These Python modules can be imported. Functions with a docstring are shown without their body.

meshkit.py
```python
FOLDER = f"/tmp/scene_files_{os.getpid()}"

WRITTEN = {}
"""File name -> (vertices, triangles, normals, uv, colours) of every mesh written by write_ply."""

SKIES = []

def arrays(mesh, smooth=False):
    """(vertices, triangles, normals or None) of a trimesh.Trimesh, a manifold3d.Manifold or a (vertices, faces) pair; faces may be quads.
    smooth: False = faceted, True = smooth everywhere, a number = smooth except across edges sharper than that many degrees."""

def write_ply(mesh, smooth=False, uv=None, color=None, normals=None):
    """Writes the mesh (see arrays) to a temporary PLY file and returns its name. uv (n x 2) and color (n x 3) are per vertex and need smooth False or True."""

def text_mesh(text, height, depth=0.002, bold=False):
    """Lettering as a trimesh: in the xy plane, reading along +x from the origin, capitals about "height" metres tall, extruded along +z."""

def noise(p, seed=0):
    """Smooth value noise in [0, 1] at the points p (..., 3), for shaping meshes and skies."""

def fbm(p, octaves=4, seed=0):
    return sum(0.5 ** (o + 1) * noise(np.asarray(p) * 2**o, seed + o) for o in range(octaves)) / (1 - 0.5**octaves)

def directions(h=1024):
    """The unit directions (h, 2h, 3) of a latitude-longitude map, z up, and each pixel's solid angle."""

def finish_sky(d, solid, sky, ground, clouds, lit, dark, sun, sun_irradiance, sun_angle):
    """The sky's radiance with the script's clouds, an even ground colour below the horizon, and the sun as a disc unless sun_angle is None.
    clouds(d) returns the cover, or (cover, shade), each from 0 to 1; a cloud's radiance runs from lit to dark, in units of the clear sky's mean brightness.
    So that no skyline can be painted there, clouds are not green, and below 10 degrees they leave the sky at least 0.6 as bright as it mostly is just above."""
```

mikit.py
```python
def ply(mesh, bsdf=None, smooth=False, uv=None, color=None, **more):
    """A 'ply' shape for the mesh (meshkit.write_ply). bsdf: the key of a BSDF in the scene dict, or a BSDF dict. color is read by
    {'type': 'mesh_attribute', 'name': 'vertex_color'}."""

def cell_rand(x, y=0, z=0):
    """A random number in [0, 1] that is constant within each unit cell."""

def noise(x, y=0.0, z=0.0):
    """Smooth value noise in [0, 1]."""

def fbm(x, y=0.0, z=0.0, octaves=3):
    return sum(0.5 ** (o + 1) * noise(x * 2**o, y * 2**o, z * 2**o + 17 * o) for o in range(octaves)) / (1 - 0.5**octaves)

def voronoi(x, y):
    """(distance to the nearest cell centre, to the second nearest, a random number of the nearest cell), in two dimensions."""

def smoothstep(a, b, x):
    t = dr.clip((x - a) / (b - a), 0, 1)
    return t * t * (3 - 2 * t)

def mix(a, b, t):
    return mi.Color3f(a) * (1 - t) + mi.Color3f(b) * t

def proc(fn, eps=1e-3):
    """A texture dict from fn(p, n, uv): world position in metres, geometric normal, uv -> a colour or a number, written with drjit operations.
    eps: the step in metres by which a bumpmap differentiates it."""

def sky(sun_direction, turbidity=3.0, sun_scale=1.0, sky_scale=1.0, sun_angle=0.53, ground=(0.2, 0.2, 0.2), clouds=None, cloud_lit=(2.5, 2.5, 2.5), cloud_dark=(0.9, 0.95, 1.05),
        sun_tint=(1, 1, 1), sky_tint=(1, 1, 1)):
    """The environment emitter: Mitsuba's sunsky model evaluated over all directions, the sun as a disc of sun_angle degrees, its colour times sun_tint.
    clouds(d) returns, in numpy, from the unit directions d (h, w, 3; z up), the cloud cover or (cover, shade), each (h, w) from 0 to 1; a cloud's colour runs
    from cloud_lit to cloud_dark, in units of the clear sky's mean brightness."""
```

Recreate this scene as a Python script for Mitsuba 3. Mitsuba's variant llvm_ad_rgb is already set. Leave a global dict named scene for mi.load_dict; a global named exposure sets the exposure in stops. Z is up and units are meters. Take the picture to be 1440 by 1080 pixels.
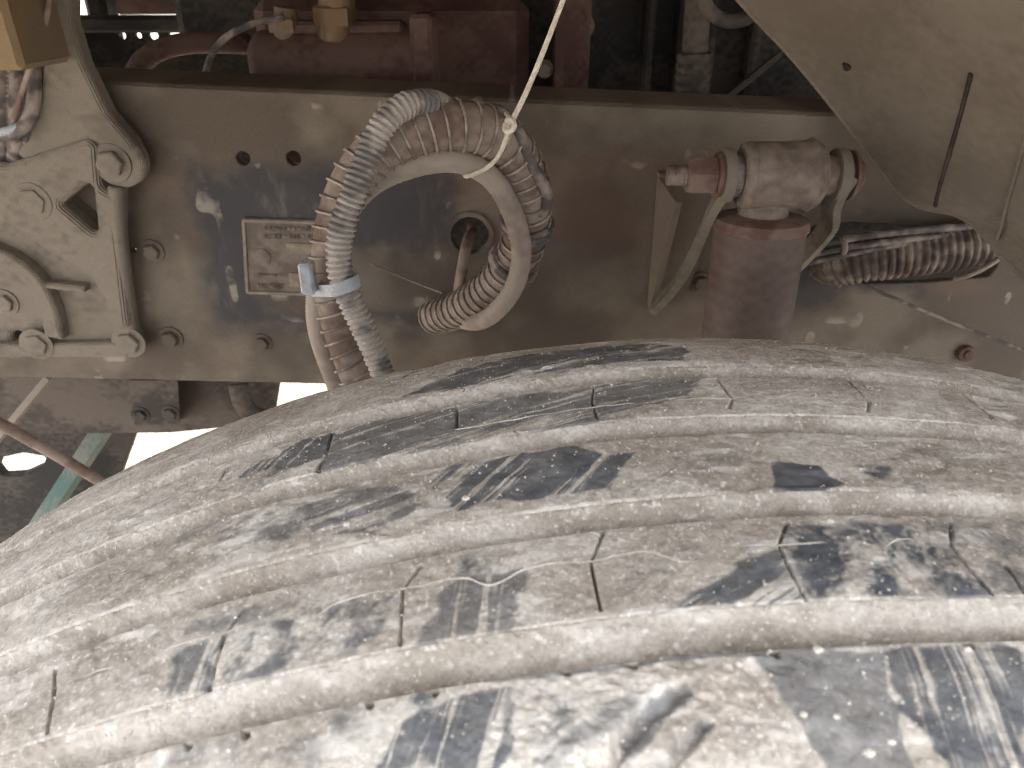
import math
import numpy as np
import trimesh
import shapely.geometry as sg
from shapely.ops import unary_union
import drjit as dr
import mitsuba as mi
import meshkit
import mikit
from mikit import proc, noise, fbm, smoothstep, mix

rng = np.random.default_rng(11)
T4 = mi.ScalarTransform4f
scene = {'type': 'scene'}
labels = {}

# ------------------------------------------------------------------ camera, sky, exposure
CAM = (0.0, 0.0, 1.1183)
PITCH = 0.5
exposure = 4.4
scene['camera'] = {
    'type': 'thinlens', 'fov': 69.1, 'fov_axis': 'x', 'near_clip': 0.01, 'far_clip': 2000.0,
    'aperture_radius': 0.0006, 'focus_distance': 0.34,
    'to_world': T4().look_at(origin=list(CAM), target=[0, math.cos(PITCH), CAM[2] - math.sin(PITCH)], up=[0, 0, 1]),
}
# the truck stands with its back to the sun: this side is in open shade, the ground beyond is sunlit
def veil(d):
    # a bright high overcast, three times as bright overhead as at the horizon, the sun showing through
    return 0.92 + 0 * d[..., 2], 1 - np.clip(d[..., 2], 0, 1) ** 0.9
scene['sky'] = mikit.sky((-0.35, 0.78, 0.52), turbidity=3, sun_scale=0.5, sun_angle=2.0, ground=(0.25, 0.24, 0.23),
                         clouds=veil, cloud_lit=(3.1, 3.15, 3.28), cloud_dark=(1.0, 1.0, 1.03))

# ------------------------------------------------------------------ materials
def bs(name, color, rough=0.75, bump=None, bscale=0.0004, eps=4e-4, metallic=0.0, spec=0.35, **more):
    d = {'type': 'principled', 'roughness': rough if not callable(rough) else 0.5, 'metallic': metallic, 'specular': spec, **more}
    d['base_color'] = proc(color) if callable(color) else {'type': 'rgb', 'value': list(color)}
    if callable(rough):
        d['roughness'] = proc(rough)
    if bump is not None:
        d = {'type': 'bumpmap', 'arbitrary': proc(bump, eps=eps), 'scale': bscale, 'bsdf': d}
    scene[name] = {'type': 'twosided', 'bsdf': d}
    return name

def grain(p, n, uv):
    return 0.6 * noise(p.x * 900, p.y * 900, p.z * 900) + 0.6 * noise(p.x * 260, p.y * 260, p.z * 260) + noise(p.x * 60, p.y * 60, p.z * 60)

def dusty(base, dust, scale=22.0, lo=0.35, hi=0.65, most=0.9, speck=0.12):
    """A painted or metal colour under a patchy coat of dry dust, with a fine grain."""
    # the numbers are kept opaque so that all these materials share one compiled function
    b, d = ([dr.opaque(mi.Float, float(v)) for v in c] for c in (base, dust))
    scale, lo, hi, most, speck = (dr.opaque(mi.Float, float(v)) for v in (scale, lo, hi, most, speck))
    def fn(p, n, uv):
        a = fbm(p.x * scale, p.y * scale, p.z * scale, 4)
        g = noise(p.x * 1100, p.y * 1100, p.z * 1100)
        t = smoothstep(lo, hi, a + 0.25 * (noise(p.x * 190, p.y * 190, p.z * 190) - 0.5)) * most
        return mi.Color3f(*[x * (1 - t) + y * t for x, y in zip(b, d)]) * (1 - speck + 2 * speck * g)
    return fn

DUST = (0.36, 0.29, 0.22)
bs('bracket_metal', dusty((0.15, 0.125, 0.096), (0.235, 0.197, 0.154), 16, 0.3, 0.6), 0.8, grain, 0.0005)
bs('hose_rubber', dusty((0.165, 0.11, 0.085), (0.34, 0.27, 0.215), 30, 0.25, 0.6), 0.75, grain, 0.0004)
bs('pale_hose', dusty((0.26, 0.205, 0.165), (0.37, 0.305, 0.25), 26, 0.25, 0.6, 0.9, 0.06), 0.6, grain, 0.0002)
bs('wire_steel', dusty((0.22, 0.18, 0.15), (0.46, 0.39, 0.325), 90, 0.35, 0.6), 0.55, metallic=0.2)
bs('grey_conduit', dusty((0.20, 0.18, 0.165), (0.45, 0.40, 0.35), 60, 0.35, 0.6), 0.6, grain, 0.0002)
bs('dark_cable', dusty((0.10, 0.085, 0.08), (0.36, 0.29, 0.25), 70, 0.4, 0.75), 0.65, grain, 0.0002)
bs('string', dusty((0.60, 0.53, 0.42), (0.78, 0.71, 0.60), 200, 0.3, 0.7), 0.8)
bs('clamp', dusty((0.40, 0.43, 0.455), (0.34, 0.31, 0.285), 120, 0.45, 0.75), 0.4)
bs('rusty_red', dusty((0.15, 0.08, 0.063), (0.23, 0.162, 0.13), 55, 0.35, 0.65), 0.8, grain, 0.0006)
bs('damper_paint', dusty((0.105, 0.071, 0.060), (0.17, 0.125, 0.102), 11, 0.3, 0.75, .8), 0.55, grain, 0.0003)
bs('bushing_steel', dusty((0.17, 0.13, 0.105), (0.29, 0.235, 0.185), 40, 0.3, 0.65), 0.6, grain, 0.0005)
bs('panel_paint', dusty((0.195, 0.158, 0.120), (0.25, 0.206, 0.160), 9, 0.3, 0.7, 0.9, 0.05), 0.7, grain, 0.0002)
bs('panel_seam', dusty((0.05, 0.035, 0.027), (0.10, 0.07, 0.055), 30), 0.8)
bs('corrugated', dusty((0.095, 0.066, 0.056), (0.30, 0.237, 0.188), 45, 0.35, 0.7), 0.6, grain, 0.0003)
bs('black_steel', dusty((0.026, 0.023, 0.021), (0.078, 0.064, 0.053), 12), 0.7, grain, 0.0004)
bs('engine_brown', dusty((0.09, 0.044, 0.037), (0.15, 0.09, 0.073), 18), 0.7, grain, 0.0004)
bs('brass', dusty((0.20, 0.125, 0.065), (0.22, 0.16, 0.11), 60), 0.5, metallic=0.3)
bs('yellow_paint', dusty((0.24, 0.165, 0.085), (0.22, 0.165, 0.11), 14), 0.6)
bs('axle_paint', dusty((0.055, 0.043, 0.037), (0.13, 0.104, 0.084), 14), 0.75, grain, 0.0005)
bs('teal_paint', dusty((0.06, 0.115, 0.10), (0.16, 0.155, 0.13), 20, 0.4, 0.75), 0.6)
bs('rod_steel', dusty((0.18, 0.125, 0.10), (0.30, 0.23, 0.19), 30), 0.6, grain, 0.0003)
bs('plate_metal', dusty((0.12, 0.092, 0.07), (0.20, 0.16, 0.124), 70, 0.35, 0.65), 0.55, grain, 0.0002)
bs('plate_dark', dusty((0.09, 0.065, 0.05), (0.24, 0.17, 0.13), 160, 0.4, 0.7), 0.6)
bs('plate_pale', dusty((0.28, 0.225, 0.165), (0.20, 0.16, 0.124), 120), 0.6)
bs('cab_paint', (0.30, 0.27, 0.22), 0.5)
bs('cab_under', dusty((0.10, 0.085, 0.07), (0.2, 0.16, 0.13), 6), 0.85)
bs('cab_glass', (0.03, 0.035, 0.04), 0.08)
bs('rubber_seal', (0.03, 0.03, 0.03), 0.7)
bs('grit_stone', dusty((0.56, 0.51, 0.45), (0.74, 0.70, 0.64), 300, 0.3, 0.7), 0.9)
bs('dirt_line', dusty((0.50, 0.45, 0.40), (0.66, 0.62, 0.56), 120), 0.9)
bs('rim_steel', dusty((0.35, 0.34, 0.32), (0.38, 0.33, 0.27), 12), 0.6)

def ground_color(p, n, uv):
    a = fbm(p.x * 1.3, p.y * 1.3, 0, 4)
    g = noise(p.x * 90, p.y * 90, 0)
    return mix((0.25, 0.24, 0.23), (0.34, 0.33, 0.315), smoothstep(0.3, 0.7, a)) * (0.85 + 0.3 * g)
bs('ground_dirt', ground_color, 0.95, lambda p, n, uv: noise(p.x * 70, p.y * 70, 0) + 0.5 * noise(p.x * 200, p.y * 200, 0), 0.004, eps=2e-3)

# the frame's old black paint shows where the dust is rubbed off round the rating plate
def frame_color(p, n, uv):
    a = fbm(p.x * 14, p.z * 14, 3.1, 4)
    b = fbm(p.x * 45, p.z * 60, 7.7, 4)
    g = noise(p.x * 1000, p.y * 1000, p.z * 1000)
    olive = mix((0.118, 0.091, 0.068), (0.21, 0.172, 0.13), smoothstep(0.32, 0.66, a + 0.3 * (b - 0.5)))
    rust = mix(olive, (0.20, 0.115, 0.085), smoothstep(0.56, 0.74, fbm(p.x * 5 + 3, p.z * 22, 1.7, 3)) * 0.35)
    w = (b - 0.5) * 0.035 + (a - 0.5) * 0.03
    def rect(x0, x1, z0, z1, s):
        return smoothstep(x0 - s, x0 + s, p.x + w) * (1 - smoothstep(x1 - s, x1 + s, p.x + w)) * smoothstep(z0 - s, z0 + s, p.z - w) * (1 - smoothstep(z1 - s, z1 + s, p.z - w))
    black = rect(RX0, RX1, RZ0, RZ1, 0.014) * (1 - rect(RX0 + .050, RX1 + .04, RZ0 + .016, RZ1 - .075, 0.010) * 0.7)
    black = dr.maximum(black, rect(0.262, 0.40, 0.845, 0.882, 0.010) * 0.85)
    black = dr.maximum(black, rect(-0.02, 0.09, 0.80, 0.90, 0.02) * 0.25)
    worn = smoothstep(0.24, 0.50, 0.7 * fbm(p.x * 55, p.z * 26, 5.5, 4) + 0.3 * fbm(p.x * 260, p.z * 90, 2.5, 4))
    c = mix(rust, (0.045, 0.045, 0.052), black * (0.25 + 0.58 * worn))
    c = mix(c, (0.47, 0.41, 0.33), smoothstep(0.80, 0.86, noise(p.x * 70, p.z * 45, 9)) * smoothstep(0.5, 0.7, b) * 0.5)
    return c * (0.9 + 0.2 * g)
RX0, RX1, RZ0, RZ1 = -0.296, -0.055, 0.812, 0.975
bs('frame_paint', frame_color, 0.75, grain, 0.0004)

# ------------------------------------------------------------------ helpers
def put(key, mesh, m, smooth=False, label=None, cat=None, group=None, kind=None, uv=None):
    n = key
    i = 0
    while n in scene:
        i += 1
        n = f'{key}_{i:03d}'
    scene[n] = mikit.ply(mesh, m, smooth=smooth, uv=uv)
    if label or cat or group or kind:
        tag(n, label, cat, group, kind)
    return n

def tag(n, label=None, cat=None, group=None, kind=None):
    d = {}
    for k, v in (('label', label), ('category', cat), ('group', group), ('kind', kind)):
        if v:
            d[k] = v
    labels[n] = d

def frames(path):
    p = np.asarray(path, float)
    t = np.gradient(p, axis=0)
    t /= np.linalg.norm(t, axis=1, keepdims=True)
    u = np.zeros_like(t)
    a = np.array([0, -1.0, 0.3])
    a = a - t[0] * (a @ t[0])
    u[0] = a / np.linalg.norm(a)
    for i in range(1, len(p)):
        a = u[i - 1] - t[i] * (u[i - 1] @ t[i])
        u[i] = a / np.linalg.norm(a)
    return p, t, u, np.cross(t, u)

def spline(pts, n=120):
    """A smooth curve through the points, evenly spaced."""
    from scipy.interpolate import CubicSpline
    p = np.asarray(pts, float)
    s = np.r_[0, np.cumsum(np.linalg.norm(np.diff(p[:, :3], axis=0), axis=1) ** 0.7)]
    c = CubicSpline(s, p)(np.linspace(0, s[-1], n * 6))
    d = np.r_[0, np.cumsum(np.linalg.norm(np.diff(c[:, :3], axis=0), axis=1))]
    e = np.linspace(0, d[-1], n)
    return np.stack([np.interp(e, d, c[:, k]) for k in range(p.shape[1])], 1)

def tube(path, r, sides=20, cap=True):
    p, t, u, v = frames(path)
    r = np.broadcast_to(np.asarray(r, float), (len(p),))
    a = np.linspace(0, 2 * np.pi, sides, endpoint=False)
    ring = p[:, None] + r[:, None, None] * (np.cos(a)[None, :, None] * u[:, None] + np.sin(a)[None, :, None] * v[:, None])
    V = ring.reshape(-1, 3)
    i, j = np.meshgrid(np.arange(len(p) - 1), np.arange(sides), indexing='ij')
    k = (j + 1) % sides
    q = np.stack([i * sides + j, i * sides + k, (i + 1) * sides + k, (i + 1) * sides + j], -1).reshape(-1, 4)
    F = np.vstack([q[:, [0, 1, 2]], q[:, [0, 2, 3]]])
    if cap:
        V = np.vstack([V, p[:1], p[-1:]])
        n = len(V)
        jj = np.arange(sides)
        kk = (jj + 1) % sides
        F = np.vstack([F, np.stack([np.full(sides, n - 2), kk, jj], 1), np.stack([np.full(sides, n - 1), (len(p) - 1) * sides + jj, (len(p) - 1) * sides + kk], 1)])
    return trimesh.Trimesh(V, F, process=False)

def helix(path, R, r, pitch, sides=7, jitter=0.0, seed=0):
    """A wire wound round the path."""
    p, t, u, v = frames(path)
    d = np.r_[0, np.cumsum(np.linalg.norm(np.diff(p, axis=0), axis=1))]
    n = int(d[-1] / pitch * 22)
    s = np.linspace(0, d[-1], n)
    g = lambda a: np.stack([np.interp(s, d, a[:, k]) for k in range(3)], 1)
    R = np.interp(s, d, np.broadcast_to(R, (len(p),)))
    ph = 2 * np.pi * s / pitch + jitter * 6 * (meshkit.noise(np.stack([s / (pitch * 2.3), 0 * s, 0 * s], 1), seed) - 0.5)
    q = g(p) + R[:, None] * (np.cos(ph)[:, None] * g(u) + np.sin(ph)[:, None] * g(v))
    return tube(q, r, sides)

def corrugate(path, R, pitch, depth, sides=24):
    p = spline(path, max(30, int(np.linalg.norm(np.diff(np.asarray(path)[:, :3], axis=0), axis=1).sum() / pitch * 8)))
    d = np.r_[0, np.cumsum(np.linalg.norm(np.diff(p[:, :3], axis=0), axis=1))]
    w = np.abs(np.sin(np.pi * d / pitch)) ** 0.6
    w = w * (0.8 + 0.4 * meshkit.noise(np.stack([d / pitch, 0 * d, 0 * d], 1), 4))
    return tube(p[:, :3], R + depth * (w - 0.5), sides)

def slab(poly, y0, y1, holes=(), bevel=0.0):
    """A plate standing in the xz plane, from y0 (towards the camera) to y1, optionally with a bevelled front edge."""
    g = sg.Polygon(poly) if not hasattr(poly, 'geom_type') else poly
    for h in holes:
        g = g.difference(h if hasattr(h, 'geom_type') else sg.Polygon(h))
    def ex(g, a, b):
        out = []
        for q in getattr(g, 'geoms', [g]):
            m = trimesh.creation.extrude_polygon(q, b - a, engine='earcut')
            v = m.vertices
            out.append(trimesh.Trimesh(np.stack([v[:, 0], a + v[:, 2], v[:, 1]], 1), m.faces[:, ::-1], process=False))
        return trimesh.util.concatenate(out)
    if not bevel:
        return ex(g, y0, y1)
    parts = [ex(g, y0 + bevel, y1)]
    for k in range(4):
        a0, a1 = np.pi / 8 * k, np.pi / 8 * (k + 1)
        inset = bevel * (1 - math.cos(np.pi / 2 - (a0 + a1) / 2 + 0.0))
        depth0, depth1 = y0 + bevel * (1 - math.sin(np.pi / 2 - a0)), y0 + bevel * (1 - math.sin(np.pi / 2 - a1))
        parts.append(ex(g.buffer(-bevel * (1 - math.sin((a0 + a1) / 2))), y0 + bevel * (1 - math.cos((a0 + a1) / 2)), y0 + bevel + 0.0003 * (k + 1)))
    return trimesh.util.concatenate(parts)

def smooth_poly(pts, r=0.01):
    g = sg.Polygon(pts)
    return g.buffer(-r).buffer(2 * r).buffer(-r)

def disc(x, z, r, n=28):
    return sg.Point(x, z).buffer(r, quad_segs=n // 4)

def cyl(a, b, r, sides=28, r2=None, bevel=0.0):
    a, b = np.asarray(a, float), np.asarray(b, float)
    L = np.linalg.norm(b - a)
    r2 = r if r2 is None else r2
    if bevel:
        s = np.array([0, bevel * .3, bevel, L - bevel, L - bevel * .3, L]) / L
        rr = np.array([r - bevel, r - bevel * .3, r, r2, r2 - bevel * .3, r2 - bevel])
    else:
        s, rr = np.array([0, 1.0]), np.array([r, r2])
    return tube(a + np.outer(s, b - a), rr, sides)

def hexbolt(c, n, r, h, washer=True, turn=0.3):
    """Hexagon head with a chamfer on a washer, at c, standing along n."""
    c, n = np.asarray(c, float), np.asarray(n, float) / np.linalg.norm(n)
    a = np.cross(n, [0.2, 0.1, 1.0]); a /= np.linalg.norm(a)
    b = np.cross(n, a)
    out = []
    if washer:
        out.append(cyl(c, c + n * h * 0.25, r * 1.45, 28, bevel=h * 0.06))
    lo = h * 0.2 if washer else 0.0
    rings = []
    for hh, f in ((lo, 1.0), (h * 0.86, 1.0), (h, 0.86)):
        rings.append([c + n * hh + r * f * (math.cos(q + turn) * a + math.sin(q + turn) * b) for q in np.arange(6) * np.pi / 3])
    V = np.array(rings).reshape(-1, 3)
    m = trimesh.convex.convex_hull(V)
    out.append(m)
    return trimesh.util.concatenate(out)

def hull(pts):
    return trimesh.convex.convex_hull(np.asarray(pts, float))

def box(x0, x1, y0, y1, z0, z1, bevel=0.004):
    P = []
    for x, sx in ((x0, 1), (x1, -1)):
        for y, sy in ((y0, 1), (y1, -1)):
            for z, sz in ((z0, 1), (z1, -1)):
                for k in range(3):
                    d = np.full(3, bevel); d[k] = 0
                    P.append([x + sx * d[0], y + sy * d[1], z + sz * d[2]])
    return hull(P)

def blend(*meshes):
    return trimesh.util.concatenate(list(meshes))

# ------------------------------------------------------------------ ground
gx = np.array([-900, -60, -8, 8, 60, 900.0])
V = np.array([[x, y, 0] for x in gx for y in gx])
F = [[i * 6 + j, (i + 1) * 6 + j, (i + 1) * 6 + j + 1, i * 6 + j + 1] for i in range(5) for j in range(5)]
put('ground', (V, np.array(F)), 'ground_dirt', kind='structure', label='pale bare dirt ground glaring in sunlight beyond the tyre')

# ------------------------------------------------------------------ the truck tyre
YAW, CX, R0 = 0.0558, -0.078, 0.5
def to_world(P):
    """From the wheel's own axes (y along the axle, origin at its centre) to the place: the wheel is steered a little."""
    P = np.asarray(P, float)
    x, y = P[..., 0] - CX, P[..., 1]
    c, s = math.cos(YAW), math.sin(YAW)
    return np.stack([c * x - s * y, s * x + c * y, P[..., 2] + R0], -1)

Y_OUT, Y_IN = 0.0706, 0.2694
GROOVES = [(0.2178, 0.2286), (0.1818, 0.1934), (0.1435, 0.1546), (0.1040, 0.1165)]   # near and far edge of each groove
def crown(y):
    r = R0 - 0.404 * (y - 0.17) ** 2
    e = np.clip((np.abs(y - 0.17) - 0.068) / 0.0314, 0, 1)
    return r - 0.0058 * e ** 2.2
GX = np.array([0, .0006, .0016, .0035, .0059, .0065, .0072, .0082, .0094, .0108, .0125]) / .0125
GD = np.array([0, .0048, .0082, .0090, .0087, .0078, .0066, .0050, .0033, .0017, .0004])

SIPES = {1: [], 3: []}
for l in ([(0.0037, 0.2175),(0.0043, 0.2031),(0.0013, 0.1971)], [(0.0495, 0.218),(0.0498, 0.203),(0.0464, 0.1965)], [(0.0921, 0.2178),(0.0923, 0.2021),(0.09, 0.1977)],
          [(-0.0849, 0.2165),(-0.0849, 0.2027)], [(-0.1286, 0.217),(-0.1282, 0.2024),(-0.1292, 0.1939)], [(-0.1663, 0.2148),(-0.167, 0.2066)], [(-0.0385, 0.2165),(-0.0408, 0.2063),(-0.0406, 0.1952)]):
    SIPES[1].append(l)
for l in ([(-0.0469, 0.144),(-0.052, 0.1332),(-0.052, 0.1253),(-0.052, 0.1184)], [(-0.0019, 0.1413),(-0.0068, 0.1335),(-0.0073, 0.1246),(-0.0068, 0.1167)], [(0.0407, 0.1413),(0.0355, 0.1323),(0.0354, 0.1233),(0.0359, 0.1171)],
          [(-0.0933, 0.1407),(-0.0973, 0.1338),(-0.0972, 0.125),(-0.0969, 0.1175)], [(-0.1389, 0.14),(-0.1422, 0.1325),(-0.142, 0.1235),(-0.1415, 0.1164)], [(-0.1922, 0.1384),(-0.1877, 0.1295),(-0.1837, 0.1181)], [(0.045, 0.1261),(0.0439, 0.1173)]):
    SIPES[3].append(l)
LINES = {3: [(-0.1983, 0.1311),(-0.1844, 0.1324),(-0.172, 0.132),(-0.1652, 0.129),(-0.1576, 0.1326),(-0.1435, 0.1329),(-0.128, 0.134),(-0.1209, 0.13),(-0.1153, 0.1335),(-0.0985, 0.1339),(-0.0898, 0.1341),(-0.082, 0.1339),(-0.0761, 0.1306),(-0.0674, 0.1339),(-0.052, 0.1337),(-0.0366, 0.1341),(-0.0301, 0.1302),(-0.0248, 0.1336),(-0.0076, 0.1335),(0.008, 0.1334),(0.0153, 0.1303),(0.0214, 0.1336),(0.0368, 0.1338),(0.0559, 0.1345)],
         1: [(-0.0854, 0.202),(-0.0716, 0.2016),(-0.0418, 0.2023),(-0.0187, 0.2036),(0.0045, 0.2036),(0.0212, 0.2044),(0.0276, 0.2076),(0.0329, 0.2049),(0.0495, 0.203),(0.0666, 0.2046),(0.0735, 0.2089),(0.0945, 0.2056),(0.1072, 0.2044)]}
GOUGES = [([(-0.04, 0.0971),(-0.0489, 0.0918),(-0.0578, 0.0834)], 0.0026, 0.0024), ([(-0.0368, 0.0901),(-0.0422, 0.086),(-0.0479, 0.0813)], 0.0019, 0.0020), ([(-0.0246, 0.1009),(-0.0215, 0.0919),(-0.0213, 0.082)], 0.002, 0.0012)]
FLAP = [(-0.031, 0.1015),(-0.043, 0.0996),(-0.0508, 0.0958),(-0.0628, 0.09),(-0.0713, 0.085)]
NICKS = [[(-0.1295, 0.1044),(-0.1289, 0.1023)], [(-0.1426, 0.105),(-0.1418, 0.1029)], [(-0.1027, 0.106),(-0.1023, 0.1033)], [(-0.0887, 0.1059),(-0.0887, 0.1034)], [(-0.0613, 0.1058),(-0.0614, 0.1037)], [(-0.0184, 0.105),(-0.0187, 0.1033)], [(0.023, 0.1053),(0.022, 0.1035)], [(-0.0474, 0.1052),(-0.0478, 0.1033)]]

def seg_dist(S, Y, line):
    d = np.full(S.shape, 9.0)
    for (a, b), (c, e) in zip(line[:-1], line[1:]):
        vx, vy = c - a, e - b
        t = np.clip(((S - a) * vx + (Y - b) * vy) / (vx * vx + vy * vy + 1e-12), 0, 1)
        d = np.minimum(d, np.hypot(S - a - t * vx, Y - b - t * vy))
    return d
def sst(a, b, x):
    t = np.clip((x - a) / (b - a), 0, 1)
    return t * t * (3 - 2 * t)

def surface(S, Y, rib=None):
    """Radius of the worn, dusty tread at the arc length S and the axle position Y."""
    r = crown(Y)
    for a, b in GROOVES:
        t = np.clip((Y - a) / (b - a), 0, 1)
        wob = meshkit.fbm(np.stack([S * 70, Y * 60, 0 * S], -1), 3, 21) - .5
        t = t + .30 * wob * 4 * t * (1 - t)      # dirt lying unevenly on the groove's wall
        r = r - np.where((Y >= a) & (Y <= b), np.interp(t, GX, GD), 0)
        e = np.clip((Y - b) / .006, 0, 1)        # worn round shoulder of the rib beyond
        r = r - np.where(Y >= b, .0004 * (1 - e) ** 2, 0)
    inside = np.zeros_like(Y)
    for a, b in GROOVES:
        inside = np.maximum(inside, sst(a, a + .002, Y) * (1 - sst(b - .001, b + .0005, Y)))
    P = np.stack([S, Y, r], -1)
    r = r + 0.0016 * (meshkit.fbm(P * 22, 3, 1) - .5) + (0.0005 + .0004 * inside) * (meshkit.fbm(P * 190, 3, 2) - .5) + 0.0004 * (meshkit.noise(P * 900, 3) - .5) * (0.35 + 1.7 * inside) + 0.0006 * (meshkit.noise(P * 420, 7) - .5) * inside
    # shallow chips that turned away under the dust
    chips = sst(0.62, 0.72, meshkit.fbm(P * np.array([40, 75, 1]), 3, 8))
    r = r - 0.0007 * chips * (1 - inside)
    for k in (1, 3):
        if rib == k:
            for l in SIPES[k]:
                r = r - 0.0035 * (1 - sst(.00010, .00042, seg_dist(S, Y, l) + .0003 * (meshkit.noise(P * 700, 5) - .5)))
    if rib == 4:
        for l, w, dp in GOUGES:
            r = r - dp * (1 - sst(.1 * w, w, seg_dist(S, Y, l) + .0010 * (meshkit.noise(P * 300, 6) - .5)))
        d = seg_dist(S, Y, FLAP) + .0025 * (meshkit.fbm(P * 260, 3, 9) - .5)
        r = r + 0.0007 * (1 - sst(.001, .006, d)) * (0.3 + 1.4 * meshkit.fbm(P * 520, 4, 12))
        torn = (1 - sst(.006, .020, d))
        r = r + torn * (0.0013 * (meshkit.fbm(P * np.array([420, 700, 1]), 4, 14) - .5))
        for l in NICKS:
            r = r - 0.004 * (1 - sst(.0004, .0009, seg_dist(S, Y, l)))
    return r

def strip(y0, y1, s0, s1, ds, dy, rib=None):
    ys = np.linspace(y0, y1, max(3, int((y1 - y0) / dy) + 1))
    ss = np.linspace(s0, s1, int((s1 - s0) / ds) + 1)
    S, Y = np.meshgrid(ss, ys, indexing='ij')
    r = surface(S, Y, rib)
    a = S / R0
    P = to_world(np.stack([r * np.sin(a), Y, r * np.cos(a)], -1)).reshape(-1, 3)
    n = len(ys)
    i, j = np.meshgrid(np.arange(len(ss) - 1), np.arange(n - 1), indexing='ij')
    q = np.stack([i * n + j, i * n + j + 1, (i + 1) * n + j + 1, (i + 1) * n + j], -1).reshape(-1, 4)
    q = q[:, ::-1]
    return (P, q), np.stack([S, Y], -1).reshape(-1, 2)

SA, SB = -0.40, 0.34
FULL = 2 * np.pi * R0
ribs = [(GROOVES[0][1], Y_IN, .0009, .0008), (GROOVES[1][1], GROOVES[0][0], .00042, .00038), (GROOVES[2][1], GROOVES[1][0], .0007, .0006), (GROOVES[3][1], GROOVES[2][0], .00030, .00030), (Y_OUT, GROOVES[3][0], .00045, .00045)]

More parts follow.
